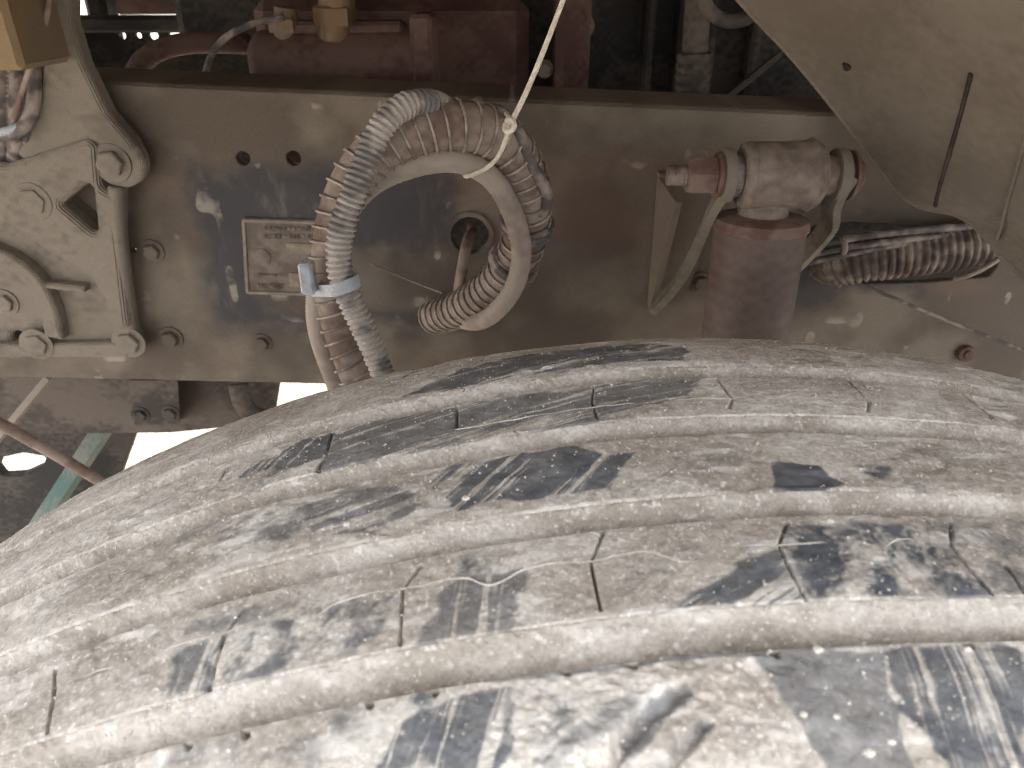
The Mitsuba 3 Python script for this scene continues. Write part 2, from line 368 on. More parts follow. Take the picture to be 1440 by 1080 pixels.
# dust and bared rubber on the tread: nearly all marks are scrapes, each with its outline and its own scratches
PATCH = [  # outline, strength, scratch kind (0 solid, 1 scratched along dir, 2 mottled), scratch direction (two points)
    ([(-0.1055, 0.2325),(-0.0836, 0.2464),(-0.0645, 0.2517),(-0.0152, 0.2528),(0.0003, 0.2441),(-0.0041, 0.2326),(-0.0295, 0.2336),(-0.0552, 0.2325),(-0.0859, 0.2309)], .95, 1, [(-0.0703, 0.2399),(-0.032, 0.25)]),
    ([(-0.1585, 0.2051),(-0.1489, 0.2123),(-0.1384, 0.2171),(-0.128, 0.2167),(-0.1288, 0.2006),(-0.1416, 0.1982)], .95, 1, [(-0.1421, 0.2005),(-0.1353, 0.2146)]),
    ([(-0.131, 0.1935),(-0.1255, 0.2169),(-0.0832, 0.2164),(-0.0397, 0.2167),(-0.0005, 0.2183),(-0.0115, 0.2047),(-0.0385, 0.1948),(-0.072, 0.1901),(-0.1028, 0.1882)], .80, 1, [(-0.0853, 0.1963),(-0.0363, 0.2084)]),
    ([(-0.0912, 0.1734),(-0.0872, 0.1811),(-0.0513, 0.1811),(-0.0339, 0.1734),(-0.0426, 0.1588),(-0.0538, 0.1602),(-0.0731, 0.1604),(-0.0838, 0.1598)], 1.0, 1, [(-0.0848, 0.1635),(-0.0681, 0.1813)]),
    ([(-0.1305, 0.1688),(-0.1279, 0.1776),(-0.1019, 0.1769),(-0.0952, 0.1713),(-0.0976, 0.1609),(-0.1124, 0.1596),(-0.1246, 0.1601)], .80, 1, [(-0.1237, 0.1664),(-0.0994, 0.1726)]),
    ([(-0.145, 0.1666),(-0.132, 0.1758),(-0.1263, 0.1746),(-0.1276, 0.1647),(-0.1375, 0.1623)], .7, 2, [(-0.145, 0.1666),(-0.132, 0.1758)]),
    ([(0.0042, 0.1675),(0.016, 0.1648),(0.0208, 0.1566),(0.0113, 0.1536),(-0.0002, 0.1547)], 1.0, 0, [(0.0043, 0.1668),(0.016, 0.1648)]),
    ([(0.0286, 0.1646),(0.0362, 0.1642),(0.0354, 0.1595),(0.028, 0.1579)], .85, 2, [(0.0275, 0.1632),(0.0341, 0.1601)]),
    ([(0.0408, 0.161),(0.0443, 0.1599),(0.0426, 0.1541),(0.0392, 0.1546)], .6, 2, [(0.0408, 0.161),(0.0443, 0.1599)]),
    ([(-0.0377, 0.1166),(-0.022, 0.1258),(-0.007, 0.1337),(-0.0068, 0.1257),(-0.007, 0.1169),(-0.0218, 0.1163)], 1.0, 1, [(-0.034, 0.1176),(-0.0083, 0.1316)]),
    ([(-0.006, 0.1332),(-0.0015, 0.1413),(0.0403, 0.141),(0.0356, 0.1328),(0.0359, 0.1173),(0.0118, 0.1166),(-0.0059, 0.1166),(-0.0064, 0.1257)], .95, 2, [(-0.0042, 0.1169),(0.0058, 0.1345)]),
    ([(0.0413, 0.1397),(0.0614, 0.1424),(0.0452, 0.1179),(0.037, 0.1177),(0.0368, 0.1323)], .6, 2, [(0.0413, 0.1397),(0.0494, 0.1252)]),
    ([(-0.0922, 0.1165),(-0.0893, 0.127),(-0.0846, 0.1345),(-0.0691, 0.134),(-0.0696, 0.123),(-0.0727, 0.1159)], .75, 1, [(-0.0814, 0.1153),(-0.0777, 0.1334)]),
    ([(-0.0846, 0.1345),(-0.0829, 0.1406),(-0.0687, 0.14),(-0.0708, 0.1343)], .7, 2, [(-0.0812, 0.1337),(-0.0775, 0.1419)]),
    ([(-0.1525, 0.1183),(-0.1556, 0.1313),(-0.1428, 0.132),(-0.1413, 0.1161)], .85, 1, [(-0.1478, 0.1181),(-0.1475, 0.1309)]),
    ([(-0.1403, 0.1164),(-0.1416, 0.1317),(-0.1268, 0.1323),(-0.1125, 0.1327),(-0.0993, 0.1327),(-0.1011, 0.1235),(-0.112, 0.1172),(-0.1252, 0.1167)], .8, 2, [(-0.1358, 0.1185),(-0.1301, 0.1311)]),
    ([(-0.1534, 0.1371),(-0.1516, 0.1404),(-0.1244, 0.1384),(-0.1155, 0.1405),(-0.12, 0.1348),(-0.1438, 0.1341)], .6, 2, [(-0.1455, 0.1335),(-0.1352, 0.137)]),
    ([(-0.101, 0.0891),(-0.096, 0.0961),(-0.0927, 0.1025),(-0.0736, 0.1015),(-0.0737, 0.0923),(-0.0759, 0.085)], 1.0, 1, [(-0.09, 0.0879),(-0.0845, 0.1018)]),
    ([(-0.1104, 0.1005),(-0.1093, 0.1034),(-0.102, 0.1022),(-0.1026, 0.0973),(-0.1061, 0.0965)], .6, 2, [(-0.1096, 0.1003),(-0.1054, 0.1026)]),
    ([(-0.0719, 0.095),(-0.0672, 0.0997),(-0.0619, 0.0965),(-0.0633, 0.0908),(-0.0696, 0.0888)], .65, 2, [(-0.0705, 0.0948),(-0.0645, 0.0985)]),
    ([(-0.0234, 0.1025),(-0.0083, 0.1035),(0.0046, 0.1023),(0.0002, 0.095),(-0.0015, 0.0774),(-0.0176, 0.0784),(-0.0186, 0.0887)], .72, 0, [(-0.018, 0.1012),(-0.0125, 0.0813)]),
    ([(0.0026, 0.1029),(0.0344, 0.1035),(0.0176, 0.0766),(0.0074, 0.077),(0.0026, 0.0888)], 1.0, 1, [(0.0115, 0.1012),(0.008, 0.0769)]),
    ([(-0.051, 0.0817),(-0.042, 0.0895),(-0.0353, 0.0917),(-0.0427, 0.084)], .5, 2, [(-0.051, 0.0817),(-0.042, 0.0895)]),
    ([(-0.0845, 0.1043),(-0.0609, 0.1045),(-0.0285, 0.1047),(-0.0061, 0.1052),(0.0129, 0.1037),(-0.0099, 0.1031),(-0.0305, 0.103),(-0.0597, 0.1026)], .75, 0, [(-0.0845, 0.1043),(-0.0609, 0.1045)]),
    ([(-0.0388, 0.0979),(-0.0385, 0.0959),(-0.0459, 0.0899),(-0.0548, 0.0821),(-0.0592, 0.0827),(-0.0512, 0.0903),(-0.043, 0.0964)], .8, 1, [(-0.0572, 0.0831),(-0.0401, 0.0968)]),
    ([(-0.0376, 0.0905),(-0.0359, 0.0896),(-0.0421, 0.0839),(-0.046, 0.0811),(-0.0485, 0.0814),(-0.0435, 0.0861)], .8, 1, [(-0.0479, 0.0813),(-0.0368, 0.0901)]),
    ([(-0.0766, 0.0851),(-0.0683, 0.0886),(-0.0537, 0.0954),(-0.0481, 0.0954),(-0.056, 0.0898),(-0.0662, 0.0836)], .6, 2, [(-0.0766, 0.0851),(-0.0508, 0.0958)]),
    ([(-0.1302, 0.0949),(-0.1228, 0.0985),(-0.1139, 0.0989),(-0.1089, 0.0956),(-0.1126, 0.0913)], .5, 2, [(-0.1294, 0.0948),(-0.1122, 0.0978)]),
    ([(-0.1316, 0.2224),(-0.1168, 0.228),(-0.096, 0.2255),(-0.0905, 0.2166),(-0.1103, 0.2163),(-0.1276, 0.2146)], .6, 2, [(-0.1283, 0.2183),(-0.0959, 0.2239)]),
    ([(-0.1487, 0.0992),(-0.1434, 0.1048),(-0.1318, 0.1036),(-0.1232, 0.1001),(-0.1294, 0.0948)], .5, 2, [(-0.1463, 0.0993),(-0.1318, 0.1036)]),
    ([(-0.042, 0.2172),(-0.0223, 0.219),(-0.0005, 0.2183),(-0.0037, 0.2116),(-0.025, 0.2064),(-0.0415, 0.2046)], .8, 1, [(-0.0385, 0.2088),(-0.0223, 0.219)]),
    ([(-0.121, 0.1893),(-0.1127, 0.1959),(-0.094, 0.189),(-0.0959, 0.1839),(-0.1111, 0.1829)], .6, 2, [(-0.1186, 0.1884),(-0.0963, 0.1898)]),
    ([(-0.0444, 0.1591),(-0.0208, 0.1688),(-0.0046, 0.1691),(-0.0221, 0.1639),(-0.0394, 0.1552)], .35, 1, [(-0.0426, 0.1588),(-0.0258, 0.173)]),
    ([(0.0227, 0.138),(0.06, 0.1404),(0.0565, 0.1353),(0.0438, 0.1333)], .5, 2, [(0.0227, 0.138),(0.06, 0.1404)]),
    ([(0.0504, 0.1745),(0.0863, 0.1768),(0.0795, 0.1674),(0.0591, 0.167)], .18, 2, [(0.0504, 0.1745),(0.0863, 0.1768)]),  # faint soft darkening at the right end of the middle rib
]
def rubbed(s, y, patches):
    """How much of the dust is scraped off, from 0 to 1."""
    wob = (fbm(s * 120, y * 200, 1.0, 5) - 0.5)
    out, al, ac, kk, kinds = (mi.Float(0) for _ in range(5))
    for k, (pts, strength, kind, dirn) in patches:
        p = np.array(pts)
        inside, near = mi.Bool(False), mi.Float(1)
        for (ax, ay), (bx, by) in zip(p.tolist(), np.roll(p, -1, 0).tolist()):
            ex, ey = bx - ax, by - ay
            t = dr.clip(((s - ax) * ex + (y - ay) * ey) / (ex * ex + ey * ey), 0, 1)
            near = dr.minimum(near, dr.square(s - ax - t * ex) + dr.square(y - ay - t * ey))
            if abs(ey) > 1e-9:
                inside ^= ((y < ay) != (y < by)) & (s < ax + (y - ay) * (ex / ey))
        d = dr.sqrt(near) * dr.select(inside, 1, -1)
        edge = {0: .0005, 1: .0007, 2: .0016}[kind]
        m = smoothstep(-edge, edge, d + wob * (.0022 if kind == 0 else .0062)) * strength
        (ax, ay), (bx, by) = dirn
        L = math.hypot(bx - ax, by - ay)
        cx, cy = (bx - ax) / L, (by - ay) / L
        more = m > out
        al = dr.select(more, (s - ax) * cx + (y - ay) * cy, al)
        ac = dr.select(more, (y - ay) * cx - (s - ax) * cy, ac)
        kk, kinds, out = dr.select(more, float(k), kk), dr.select(more, float(kind), kinds), dr.select(more, m, out)
    fine = fbm(s * 160, y * 240, 4.0, 4)
    bend = ac + 0.0028 * noise(al * 55, kk * 1.7, 0) + 0.0005 * noise(al * 300, ac * 500, kk)
    lines = 0.45 * noise(bend * 300, al * 14, kk) + 0.30 * noise(bend * 900, al * 30, kk + 5) + 0.25 * noise(bend * 2400, al * 60, kk + 9)
    scratched = smoothstep(0.26, 0.46, lines + 0.25 * (fine - 0.5)) * (0.70 + 0.30 * fine)
    wx, wy = al + 0.006 * fbm(al * 90, ac * 90, kk, 3), ac + 0.006 * fbm(al * 90, ac * 90, kk + 3, 3)
    mottled = smoothstep(0.34, 0.62, 0.55 * fbm(wx * 110, wy * 190, kk, 4) + 0.3 * fine + 0.15 * noise(wx * 900, wy * 900, kk))
    out = out * dr.select(kinds < 0.5, 0.80 + 0.20 * fine, dr.select(kinds < 1.5, scratched, mottled))
    # small scuffs everywhere, thicker along the stretch that rubbed
    zone = smoothstep(0.075, 0.0, dr.abs(s + 0.10)) * smoothstep(0.145, 0.17, y)
    scuff = smoothstep(0.64 - 0.10 * zone, 0.78 - 0.08 * zone, fbm(s * 75 + y * 60, y * 260 - s * 70, 2.0, 5)) * (0.40 + 0.35 * zone) * smoothstep(0.40 - 0.15 * zone, 0.6, fbm(s * 12, y * 16, 8.0, 2))
    # hair cracks and scratches
    hair = smoothstep(0.030, 0.012, dr.abs(noise(s * 60 + y * 110, y * 320 - s * 90, 12.0) - 0.5)) * smoothstep(0.50, 0.62, fbm(s * 26, y * 40, 5.0, 3)) * (0.30 + 0.5 * zone)
    scuff = dr.maximum(scuff, hair)
    return dr.maximum(out, scuff)

def tread_color(patches):
    def fn(p, n, uv):
        s, y = uv.x, uv.y
        m = rubbed(s, y, patches)
        a = fbm(s * 30, y * 40, 0.5, 4)
        g = noise(s * 1500, y * 1500, 0)
        g2 = noise(s * 520, y * 520, 3)
        dust = mix((0.385, 0.34, 0.288), (0.575, 0.535, 0.475), smoothstep(0.3, 0.7, a))
        dust = dust * (0.68 + 0.36 * g + 0.28 * g2)
        white = smoothstep(0.78, 0.90, noise(s * 1150, y * 1150, 9)) * 0.5 + smoothstep(0.60, 0.76, fbm(s * 90 + 7, y * 260, 3.0, 3)) * 0.4
        dust = mix(dust, (0.80, 0.77, 0.72), white)
        rubber = mix((0.022, 0.026, 0.034), (0.115, 0.13, 0.15), fbm(s * 200, y * 320, 6, 3))  # sky reflection is put into the rubber colour as a bluish tint
        return mix(dust, rubber, m)
    return fn
def tread_bump(p, n, uv):
    return 0.6 * noise(p.x * 1300, p.y * 1300, p.z * 1300) + noise(p.x * 520, p.y * 520, p.z * 520) + 0.8 * noise(p.x * 210, p.y * 210, p.z * 210)
bs('tread', tread_color(list(enumerate(PATCH))), 0.62, tread_bump, 0.00032, eps=3e-4, spec=0.5)
def groove_color(p, n, uv):
    a = fbm(p.x * 55, p.y * 80, p.z * 80, 4)
    g = noise(p.x * 1400, p.y * 1400, p.z * 1400)
    g2 = noise(p.x * 560, p.y * 560, p.z * 560)
    c = mix((0.345, 0.30, 0.25), (0.56, 0.515, 0.455), smoothstep(0.3, 0.7, a)) * (0.66 + 0.40 * g + 0.28 * g2)
    return mix(c, (0.82, 0.79, 0.74), smoothstep(0.66, 0.80, fbm(p.x * 700, p.y * 700, p.z * 700, 2)) * 0.5)
bs('groove_dust', groove_color, 0.95, tread_bump, 0.0005, eps=3e-4)
bs('sidewall', dusty((0.045, 0.045, 0.047), (0.33, 0.28, 0.23), 10, 0.3, 0.6), 0.85, grain, 0.0004)

W = 'front_wheel'
tag(W, 'large worn tyre caked in pale dust with black scraped rubber patches, filling the foreground', 'tyre')
for k, (y0, y1, ds, dy) in enumerate(ribs):
    m, uv = strip(y0, y1, SA, SB, ds, dy, k)
    put(W + '__tread_rib', m, 'tread', True, uv=uv)
for a, b in GROOVES:
    m, uv = strip(a, b, SA, SB, .0005, .00036)
    put(W + '__tread_groove', m, 'groove_dust', True, uv=uv)
m, uv = strip(Y_OUT, Y_IN, SB, SA + FULL, .006, .0011)
put(W + '__tread_underside', m, 'groove_dust', True, uv=uv)
def wheel_lathe(prof, n=180):
    prof = np.array(prof)
    a = np.linspace(0, 2 * np.pi, n, endpoint=False)
    P = np.stack([prof[None, :, 1] * np.sin(a)[:, None], np.broadcast_to(prof[None, :, 0], (n, len(prof))), prof[None, :, 1] * np.cos(a)[:, None]], -1)
    m = len(prof)
    i, j = np.meshgrid(np.arange(n), np.arange(m - 1), indexing='ij')
    k = (i + 1) % n
    q = np.stack([i * m + j, k * m + j, k * m + j + 1, i * m + j + 1], -1).reshape(-1, 4)
    return to_world(P).reshape(-1, 3), q
e_in, e_out = float(crown(np.array(Y_IN))), float(crown(np.array(Y_OUT)))
put(W + '__sidewall', wheel_lathe([(Y_IN - .0006, e_in - .0006), (Y_IN + .003, e_in - .003), (Y_IN + .007, e_in - .010), (Y_IN + .012, e_in - .03), (Y_IN + .022, .42), (Y_IN + .026, .37), (Y_IN + .012, .31), (Y_IN - .012, .285)]), 'sidewall', True)
put(W + '__sidewall', wheel_lathe([(Y_OUT + .0006, e_out - .0006), (Y_OUT - .003, e_out - .003), (Y_OUT - .007, e_out - .010), (Y_OUT - .012, e_out - .03), (Y_OUT - .022, .42), (Y_OUT - .026, .37), (Y_OUT - .012, .31), (Y_OUT + .012, .285)]), 'sidewall', True)
put(W + '__wheel_rim', wheel_lathe([(Y_OUT + .004, .288), (Y_OUT + .006, .294), (Y_OUT + .016, .292), (Y_OUT + .02, .275), (Y_OUT + .06, .255), (Y_OUT + .075, .20), (Y_OUT + .07, .15), (Y_OUT + .03, .13), (Y_OUT + .02, .10), (Y_OUT + .015, .0)]), 'rim_steel', 35)

def on_tread(s, y, lift=0.0):
    s, y = np.asarray(s, float), np.asarray(y, float)
    r = surface(np.atleast_1d(s), np.atleast_1d(y)) + lift
    a = np.atleast_1d(s) / R0
    return to_world(np.stack([r * np.sin(a), np.atleast_1d(y), r * np.cos(a)], -1))
for k in (1, 3):
    l = spline(np.array(LINES[k]), 500)
    l[:, 1] += .0006 * (meshkit.noise(np.stack([l[:, 0] * 260, 0 * l[:, 0], 0 * l[:, 0]], 1), 3) - .5)
    w = .00026 * (-0.45 + 1.9 * meshkit.noise(np.stack([l[:, 0] * 90, 0 * l[:, 0] + 2, 0 * l[:, 0]], 1), 5))
    put(W + '__packed_dirt_line', tube(on_tread(l[:, 0], l[:, 1], -.0001), np.maximum(w, .00005), 6), 'dirt_line', True)

# loose grit lying on the tread
def crumbs(s, y, size, lift=0.3):
    base = on_tread(s, y)
    o = trimesh.creation.icosphere(subdivisions=0)
    n = len(s)
    V = o.vertices[None] * (1 + 0.45 * (rng.random((n, len(o.vertices), 1)) - .5)) * size[:, None, None] * (0.7 + 0.6 * rng.random((n, 1, 3)))
    V = V + base[:, None] + np.array([0, 0, 1]) * (size * lift)[:, None, None]
    F = o.faces[None] + np.arange(n)[:, None, None] * len(o.vertices)
    return trimesh.Trimesh(V.reshape(-1, 3), F.reshape(-1, 3), process=False)
n = 26000
gs = rng.uniform(-.29, .155, n)
gy = rng.uniform(.078, .262, n)
gb = np.array(GROOVES)[rng.integers(0, 4, n)]
pick = rng.random(n) < 0.62
gy = np.where(pick, gb[:, 0] + (gb[:, 1] - gb[:, 0]) * rng.beta(2.0, 1.6, n), gy)
keep = (meshkit.fbm(np.stack([gs * 25, gy * 40, 0 * gs], 1), 3, 4) > 0.45) | (rng.random(n) < 0.3)
gs, gy = gs[keep], gy[keep]
put('grit', crumbs(gs, gy, 0.00011 + 0.00027 * rng.random(len(gs)) ** 4), 'grit_stone', kind='stuff', label='fine pale grit scattered over the tyre tread and its grooves', cat='grit')

pebbles = [(-0.018, 0.09),(-0.012, 0.0892),(-0.0034, 0.0844),(-0.0098, 0.1033),(0.0211, 0.1021),(-0.0083, 0.0829),(-0.0267, 0.1013),(0.0346, 0.1855),(0.0088, 0.1409),(-0.1027, 0.151),(-0.0819, 0.1642),(-0.1152, 0.1625)]
psize = [.0006, .0005, .0006, .0008, .0006, .0008, .0006, .0008, .0007, .0008, .0008, .0008]
psay = ['small white pebble lying on the dark scraped rubber at the lower right', 'tiny white pebble just right of the lower right scrape edge', 'white pebble near the bottom edge on the grey outer rib', 'flat white crumb just below the nearest groove, right of the middle',
        'small white crumb under the nearest groove at the far right', 'largest white crumb at the bottom right on the outer rib', 'small white crumb at the foot of the nearest groove near the gouges', 'pale pebble lodged in the second groove from the far side',
        'small pale crumb on the edge of the third groove at right', 'pale crumb on the middle rib at the end of its scratches', 'pale crumb among the black scratches of the middle rib', 'pale crumb on the dusty left part of the middle rib']
for (s, y), d, say in zip(pebbles, psize, psay):
    o = trimesh.creation.icosphere(subdivisions=2)
    v = o.vertices * (1 + 1.1 * (meshkit.fbm(o.vertices * 1.9 + 10 * s * 100, 3, 2)[:, None] - .5)) * d * np.array([1.25, 1.0, 0.75])
    put('pebble', trimesh.Trimesh(v + on_tread(s, y, d * .45)[0], o.faces, process=False), 'grit_stone', 50, label=say, cat='pebble', group='pebbles lying on the tyre')

# ------------------------------------------------------------------ chassis frame rail
YF = 0.68
def ztop(x): return 1.0238 - 0.041 * np.clip(x, -.6, .6)
def zbot(x): return 0.742 - 0.0255 * np.clip(x, -.6, .6)
xs = np.array([-1.5, -.6, -.3, 0, .3, .6, 2.4])
outline = [(x, zbot(x)) for x in xs] + [(x, ztop(x)) for x in xs[::-1]]
def at_px(c, r):
    return disc(c[0], c[2], r, 32)
H1, H2, H3 = (-0.2404, 0.68, 0.9766), (-0.1953, 0.68, 0.9766), (-0.0394, 0.68, 0.9067)
holes = [at_px(H1, .0062), at_px(H2, .0066), at_px(H3, .0180), at_px((-0.4977, 0.68, 0.7999), .0065), at_px((-0.3592, 0.68, 0.8914), .0026), at_px((-0.2532, 0.68, 0.7952), .004),
         smooth_poly([(0.2745, 0.8963),(0.279, 0.9149),(0.318, 0.9189),(0.3853, 0.9149),(0.4522, 0.8963),(0.4662, 0.8773),(0.4607, 0.8643),(0.4003, 0.8585),(0.3178, 0.857),(0.2881, 0.868)], .006)]
FR = 'frame_rail'
tag(FR, 'long dusty olive steel frame rail with drilled holes behind the tyre', 'frame rail')
put(FR + '__web', slab(outline, YF, YF + .009, holes, bevel=.0015), 'frame_paint', 25)
for fn, sgn in ((ztop, 1), (zbot, -1)):
    # rounded corner and flange going inwards
    prof = [(YF + .0015, -.0012), (YF + .003, .0012), (YF + .008, .0035), (YF + .085, .004), (YF + .085, -.005), (YF + .0095, -.006)]
    V, F = [], []
    for x in xs:
        for y, dz in prof:
            V.append([x, y, fn(x) + sgn * dz])
    m = len(prof)
    for i in range(len(xs) - 1):
        for j in range(m - 1):
            F.append([i * m + j, i * m + j + 1, (i + 1) * m + j + 1, (i + 1) * m + j])
    put(FR + '__flange', (np.array(V), np.array(F)), 'frame_paint', 40)
# raised collar round the large hole
ring = slab(at_px(H3, .0225).difference(at_px(H3, .0178)), YF - .004, YF + .0005, bevel=.0012)
put(FR + '__hole_collar', ring, 'frame_paint', 30)
for (px, r, h) in (((-0.3411, 0.68, 0.8907), .0078, .007), ((-0.3435, 0.68, 0.7999), .0085, .008), ((-0.2526, 0.68, 0.7944), .0070, .006), ((0.1828, 0.68, 0.8592), .0075, .008), ((0.2708, 0.68, 0.857), .006, .006)):
    put(FR + '__bolt', hexbolt(px, (0, -1, 0), r, h), 'frame_paint', 30)
g = (0.46, 0.68, 0.784)
put(FR + '__rubber_plug', blend(cyl(np.array(g) + [0, -.007, 0], g, .0088, 26, bevel=.002), cyl(np.array(g) + [0, -.009, .001], np.array(g) + [0, -.006, .001], .004, 16, bevel=.001)), 'engine_brown', 35)

# rating plate
PL = 'rating_plate'
tag(PL, 'small grimy metal rating plate with a raised border on the black patch of the rail', 'plate')
pp = smooth_poly([(-0.2503, 0.9236),(-0.1623, 0.9209),(-0.1695, 0.8453),(-0.2593, 0.8482)], .004)
put(PL + '__base', slab(pp, .6765, .6799), 'plate_metal')
put(PL + '__border', slab(pp.buffer(-.0008).difference(pp.buffer(-.0038)), .6745, .6767, bevel=.0008), 'plate_pale', 30)
for row in ([(-0.2297, 0.9162),(-0.1783, 0.9155),(-0.1788, 0.9114),(-0.2304, 0.9121)], [(-0.2309, 0.9087),(-0.1793, 0.908),(-0.1798, 0.9032),(-0.2317, 0.9039)], [(-0.2455, 0.8601),(-0.221, 0.8594),(-0.2218, 0.8536),(-0.2465, 0.8543)], [(-0.2425, 0.8703),(-0.2181, 0.8695),(-0.2186, 0.8659),(-0.2431, 0.8667)]):
    # a row of stamped characters too worn and dirty to read
    r0, r1, h = np.array(row[0]), np.array(row[1]), np.array(row[3]) - np.array(row[0])
    marks, t = [], 0.0
    while t < 0.97:
        w = rng.uniform(.03, .075)
        lo_, hi_ = rng.uniform(0, .25), rng.uniform(.75, 1)
        a, b = r0 + (r1 - r0) * t, r0 + (r1 - r0) * min(t + w, 1)
        marks.append(sg.Polygon([a + h * lo_, b + h * lo_, b + h * hi_, a + h * hi_]))
        t += w + rng.uniform(.015, .05)
    put(PL + '__stamped_row', blend(*[slab(q, .6755, .6767) for q in marks]), 'plate_dark')
for poly in ([(-0.2123, 0.8998),(-0.183, 0.8991),(-0.1843, 0.8887),(-0.2138, 0.8894)], [(-0.2139, 0.8703),(-0.2017, 0.8695),(-0.2036, 0.8558),(-0.2152, 0.8565)]):
    put(PL + '__pale_field', slab(poly, .6751, .6767, bevel=.0005), 'plate_pale')
put(PL + '__stamped_disc', slab(disc(*[(-0.2374, 0.676, 0.8858)[i] for i in (0, 2)], .0085), .6752, .6767, bevel=.0008), 'plate_metal', 30)

# rod in the large hole
t = spline([(-0.0427, 0.78, 0.885),(-0.0399, 0.7, 0.9005),(-0.0422, 0.655, 0.9011),(-0.0454, 0.645, 0.8856),(-0.0505, 0.66, 0.859),(-0.0568, 0.69, 0.8344)], 40)
put('bent_rod', tube(t, .0052, 14), 'rod_steel', True, label='thin bent rod coming out of the large round hole in the frame rail', cat='rod')
t = spline([(-0.1346, 0.672, 0.8815),(-0.1014, 0.668, 0.8674),(-0.0656, 0.655, 0.8581)], 20)
put('thin_wire', tube(t, .0009, 8), 'rod_steel', True, label='hair-thin wire running to the end of the looped hose', cat='wire')

# ------------------------------------------------------------------ hanger bracket at the left
BR = 'hanger_bracket'
tag(BR, 'heavy cast bracket with curved ribs and bolts on the frame rail at left', 'bracket')
base = smooth_poly([(-0.5687, 1.0223),(-0.4803, 0.9989),(-0.4178, 1.0019),(-0.3694, 0.9989),(-0.3321, 0.9954),(-0.3233, 0.9779),(-0.3299, 0.9636),(-0.3495, 0.951),(-0.3597, 0.9104),(-0.3665, 0.8616),(-0.3724, 0.8094),(-0.3665, 0.7899),(-0.4071, 0.7843),(-0.5351, 0.7859),(-0.669, 0.7899)], .010)
tri = smooth_poly([(-0.3966, 0.9432),(-0.3888, 0.9488),(-0.3679, 0.9623),(-0.3642, 0.958),(-0.3706, 0.9185),(-0.3759, 0.9198)], .0025)
put(BR + '__base_plate', slab(base, .664, .681, [tri.buffer(.001), at_px((-0.486, 0.664, 0.8074), .0062)], bevel=.005), 'bracket_metal', 25)
body = smooth_poly([(-0.5476, 0.9925),(-0.4332, 0.9784),(-0.4069, 0.9855),(-0.3549, 1.0005),(-0.3512, 0.9925),(-0.3571, 0.9617),(-0.3587, 0.9556),(-0.3443, 0.9544),(-0.3521, 0.9191),(-0.359, 0.8724),(-0.3653, 0.8261),(-0.3853, 0.8164),(-0.3814, 0.8514),(-0.3888, 0.8772),(-0.4206, 0.9008),(-0.4502, 0.9268),(-0.555, 0.9749)], .007)
put(BR + '__body', slab(body, .647, .6645, [tri], bevel=.006), 'bracket_metal', 25)
bolt_pad = disc(*[(-0.34, 0.645, 0.9803)[i] for i in (0, 2)], .0235)
put(BR + '__bolt_pad', slab(bolt_pad, .6525, .6645, bevel=.004), 'bracket_metal', 25)
rib = spline([(-0.3468, 0.654, 0.9583),(-0.3518, 0.653, 0.9346),(-0.3585, 0.654, 0.8947),(-0.366, 0.657, 0.8516),(-0.3741, 0.662, 0.803)], 40)
put(BR + '__edge_rib', tube(rib, .0062, 16), 'bracket_metal', True)
def arc_rib(pts, w, y0, y1):
    c = sg.LineString([tuple(q) for q in spline(np.array(pts), 40)]).buffer(w, cap_style=2)
    return slab(c, y0, y1, bevel=.004)
put(BR + '__curved_rib', arc_rib([(-0.4799, 0.8988),(-0.4633, 0.8908),(-0.4477, 0.8751),(-0.4402, 0.8505),(-0.443, 0.8125)], .0085, .650, .6645), 'bracket_metal', 25)
put(BR + '__cross_rib', slab([(-0.4371, 0.8695),(-0.3997, 0.8652),(-0.4015, 0.8588),(-0.4376, 0.8631)], .652, .6645, bevel=.003), 'bracket_metal', 25)
put(BR + '__foot_bar', slab([(-0.541, 0.8037),(-0.4504, 0.8052),(-0.3876, 0.8068),(-0.3753, 0.8006),(-0.3778, 0.7905),(-0.5457, 0.7905)], 0.6535, .6645, bevel=.003), 'bracket_metal', 25)
for c, r, h in (((-0.3439, 0.6525, 0.9787), .0115, .008), ((-0.4194, 0.647, 0.9464), .0115, .003), ((-0.4628, 0.654, 0.8052), .0112, .005), ((-0.3739, 0.657, 0.8061), .0112, .007), ((-0.4863, 0.664, 0.8451), .009, .006)):
    put(BR + '__bolt', hexbolt(c, (0, -1, 0), r, h), 'bracket_metal', 30)
arm = smooth_poly([(-0.3478, 1.1595),(-0.3283, 1.1595),(-0.3486, 1.0884),(-0.3466, 1.0574),(-0.337, 1.0192),(-0.322, 0.9964),(-0.3189, 0.9816),(-0.3393, 0.9876),(-0.3596, 0.9975),(-0.4136, 0.9822),(-0.4403, 0.9751),(-0.4595, 0.9726),(-0.4562, 0.9822),(-0.4307, 0.9858),(-0.4109, 0.9987),(-0.3933, 1.0248),(-0.3771, 1.0627)], .006)
put(BR + '__upright_arm', slab(arm, .651, .668, bevel=.005), 'bracket_metal', 25)

# left edge: container, cables
put('filler_bottle', box((-0.398, 0.6, 1.1045)[0], (-0.3556, 0.6, 1.0766)[0], .585, .66, (-0.3825, 0.6, 1.0587)[2], (-0.3502, 0.6, 1.1563)[2], .004), 'yellow_paint', 30, label='ochre yellow box standing in the top left corner', cat='box')
CB = 'cable_bunch'
tag(CB, 'bunch of dark cables tied together at the left edge below the ochre box', 'cable bunch')
for k, (x, r) in enumerate(((0, .007), (.0062, .0062), (.0136, .0068), (.020, .0058))):
    t = spline(np.array([(-0.422, 0.68, 1.071),(-0.4257, 0.665, 1.0396),(-0.4293, 0.653, 1.0103),(-0.456, 0.67, 0.9682),(-0.5011, 0.7, 0.9075)]) + [x, .003 * (k % 2), 0], 40)
    put(CB + '__cable', corrugate(t, r, .004, .0012, 14) if k % 2 else tube(t, r, 14), 'dark_cable', True)
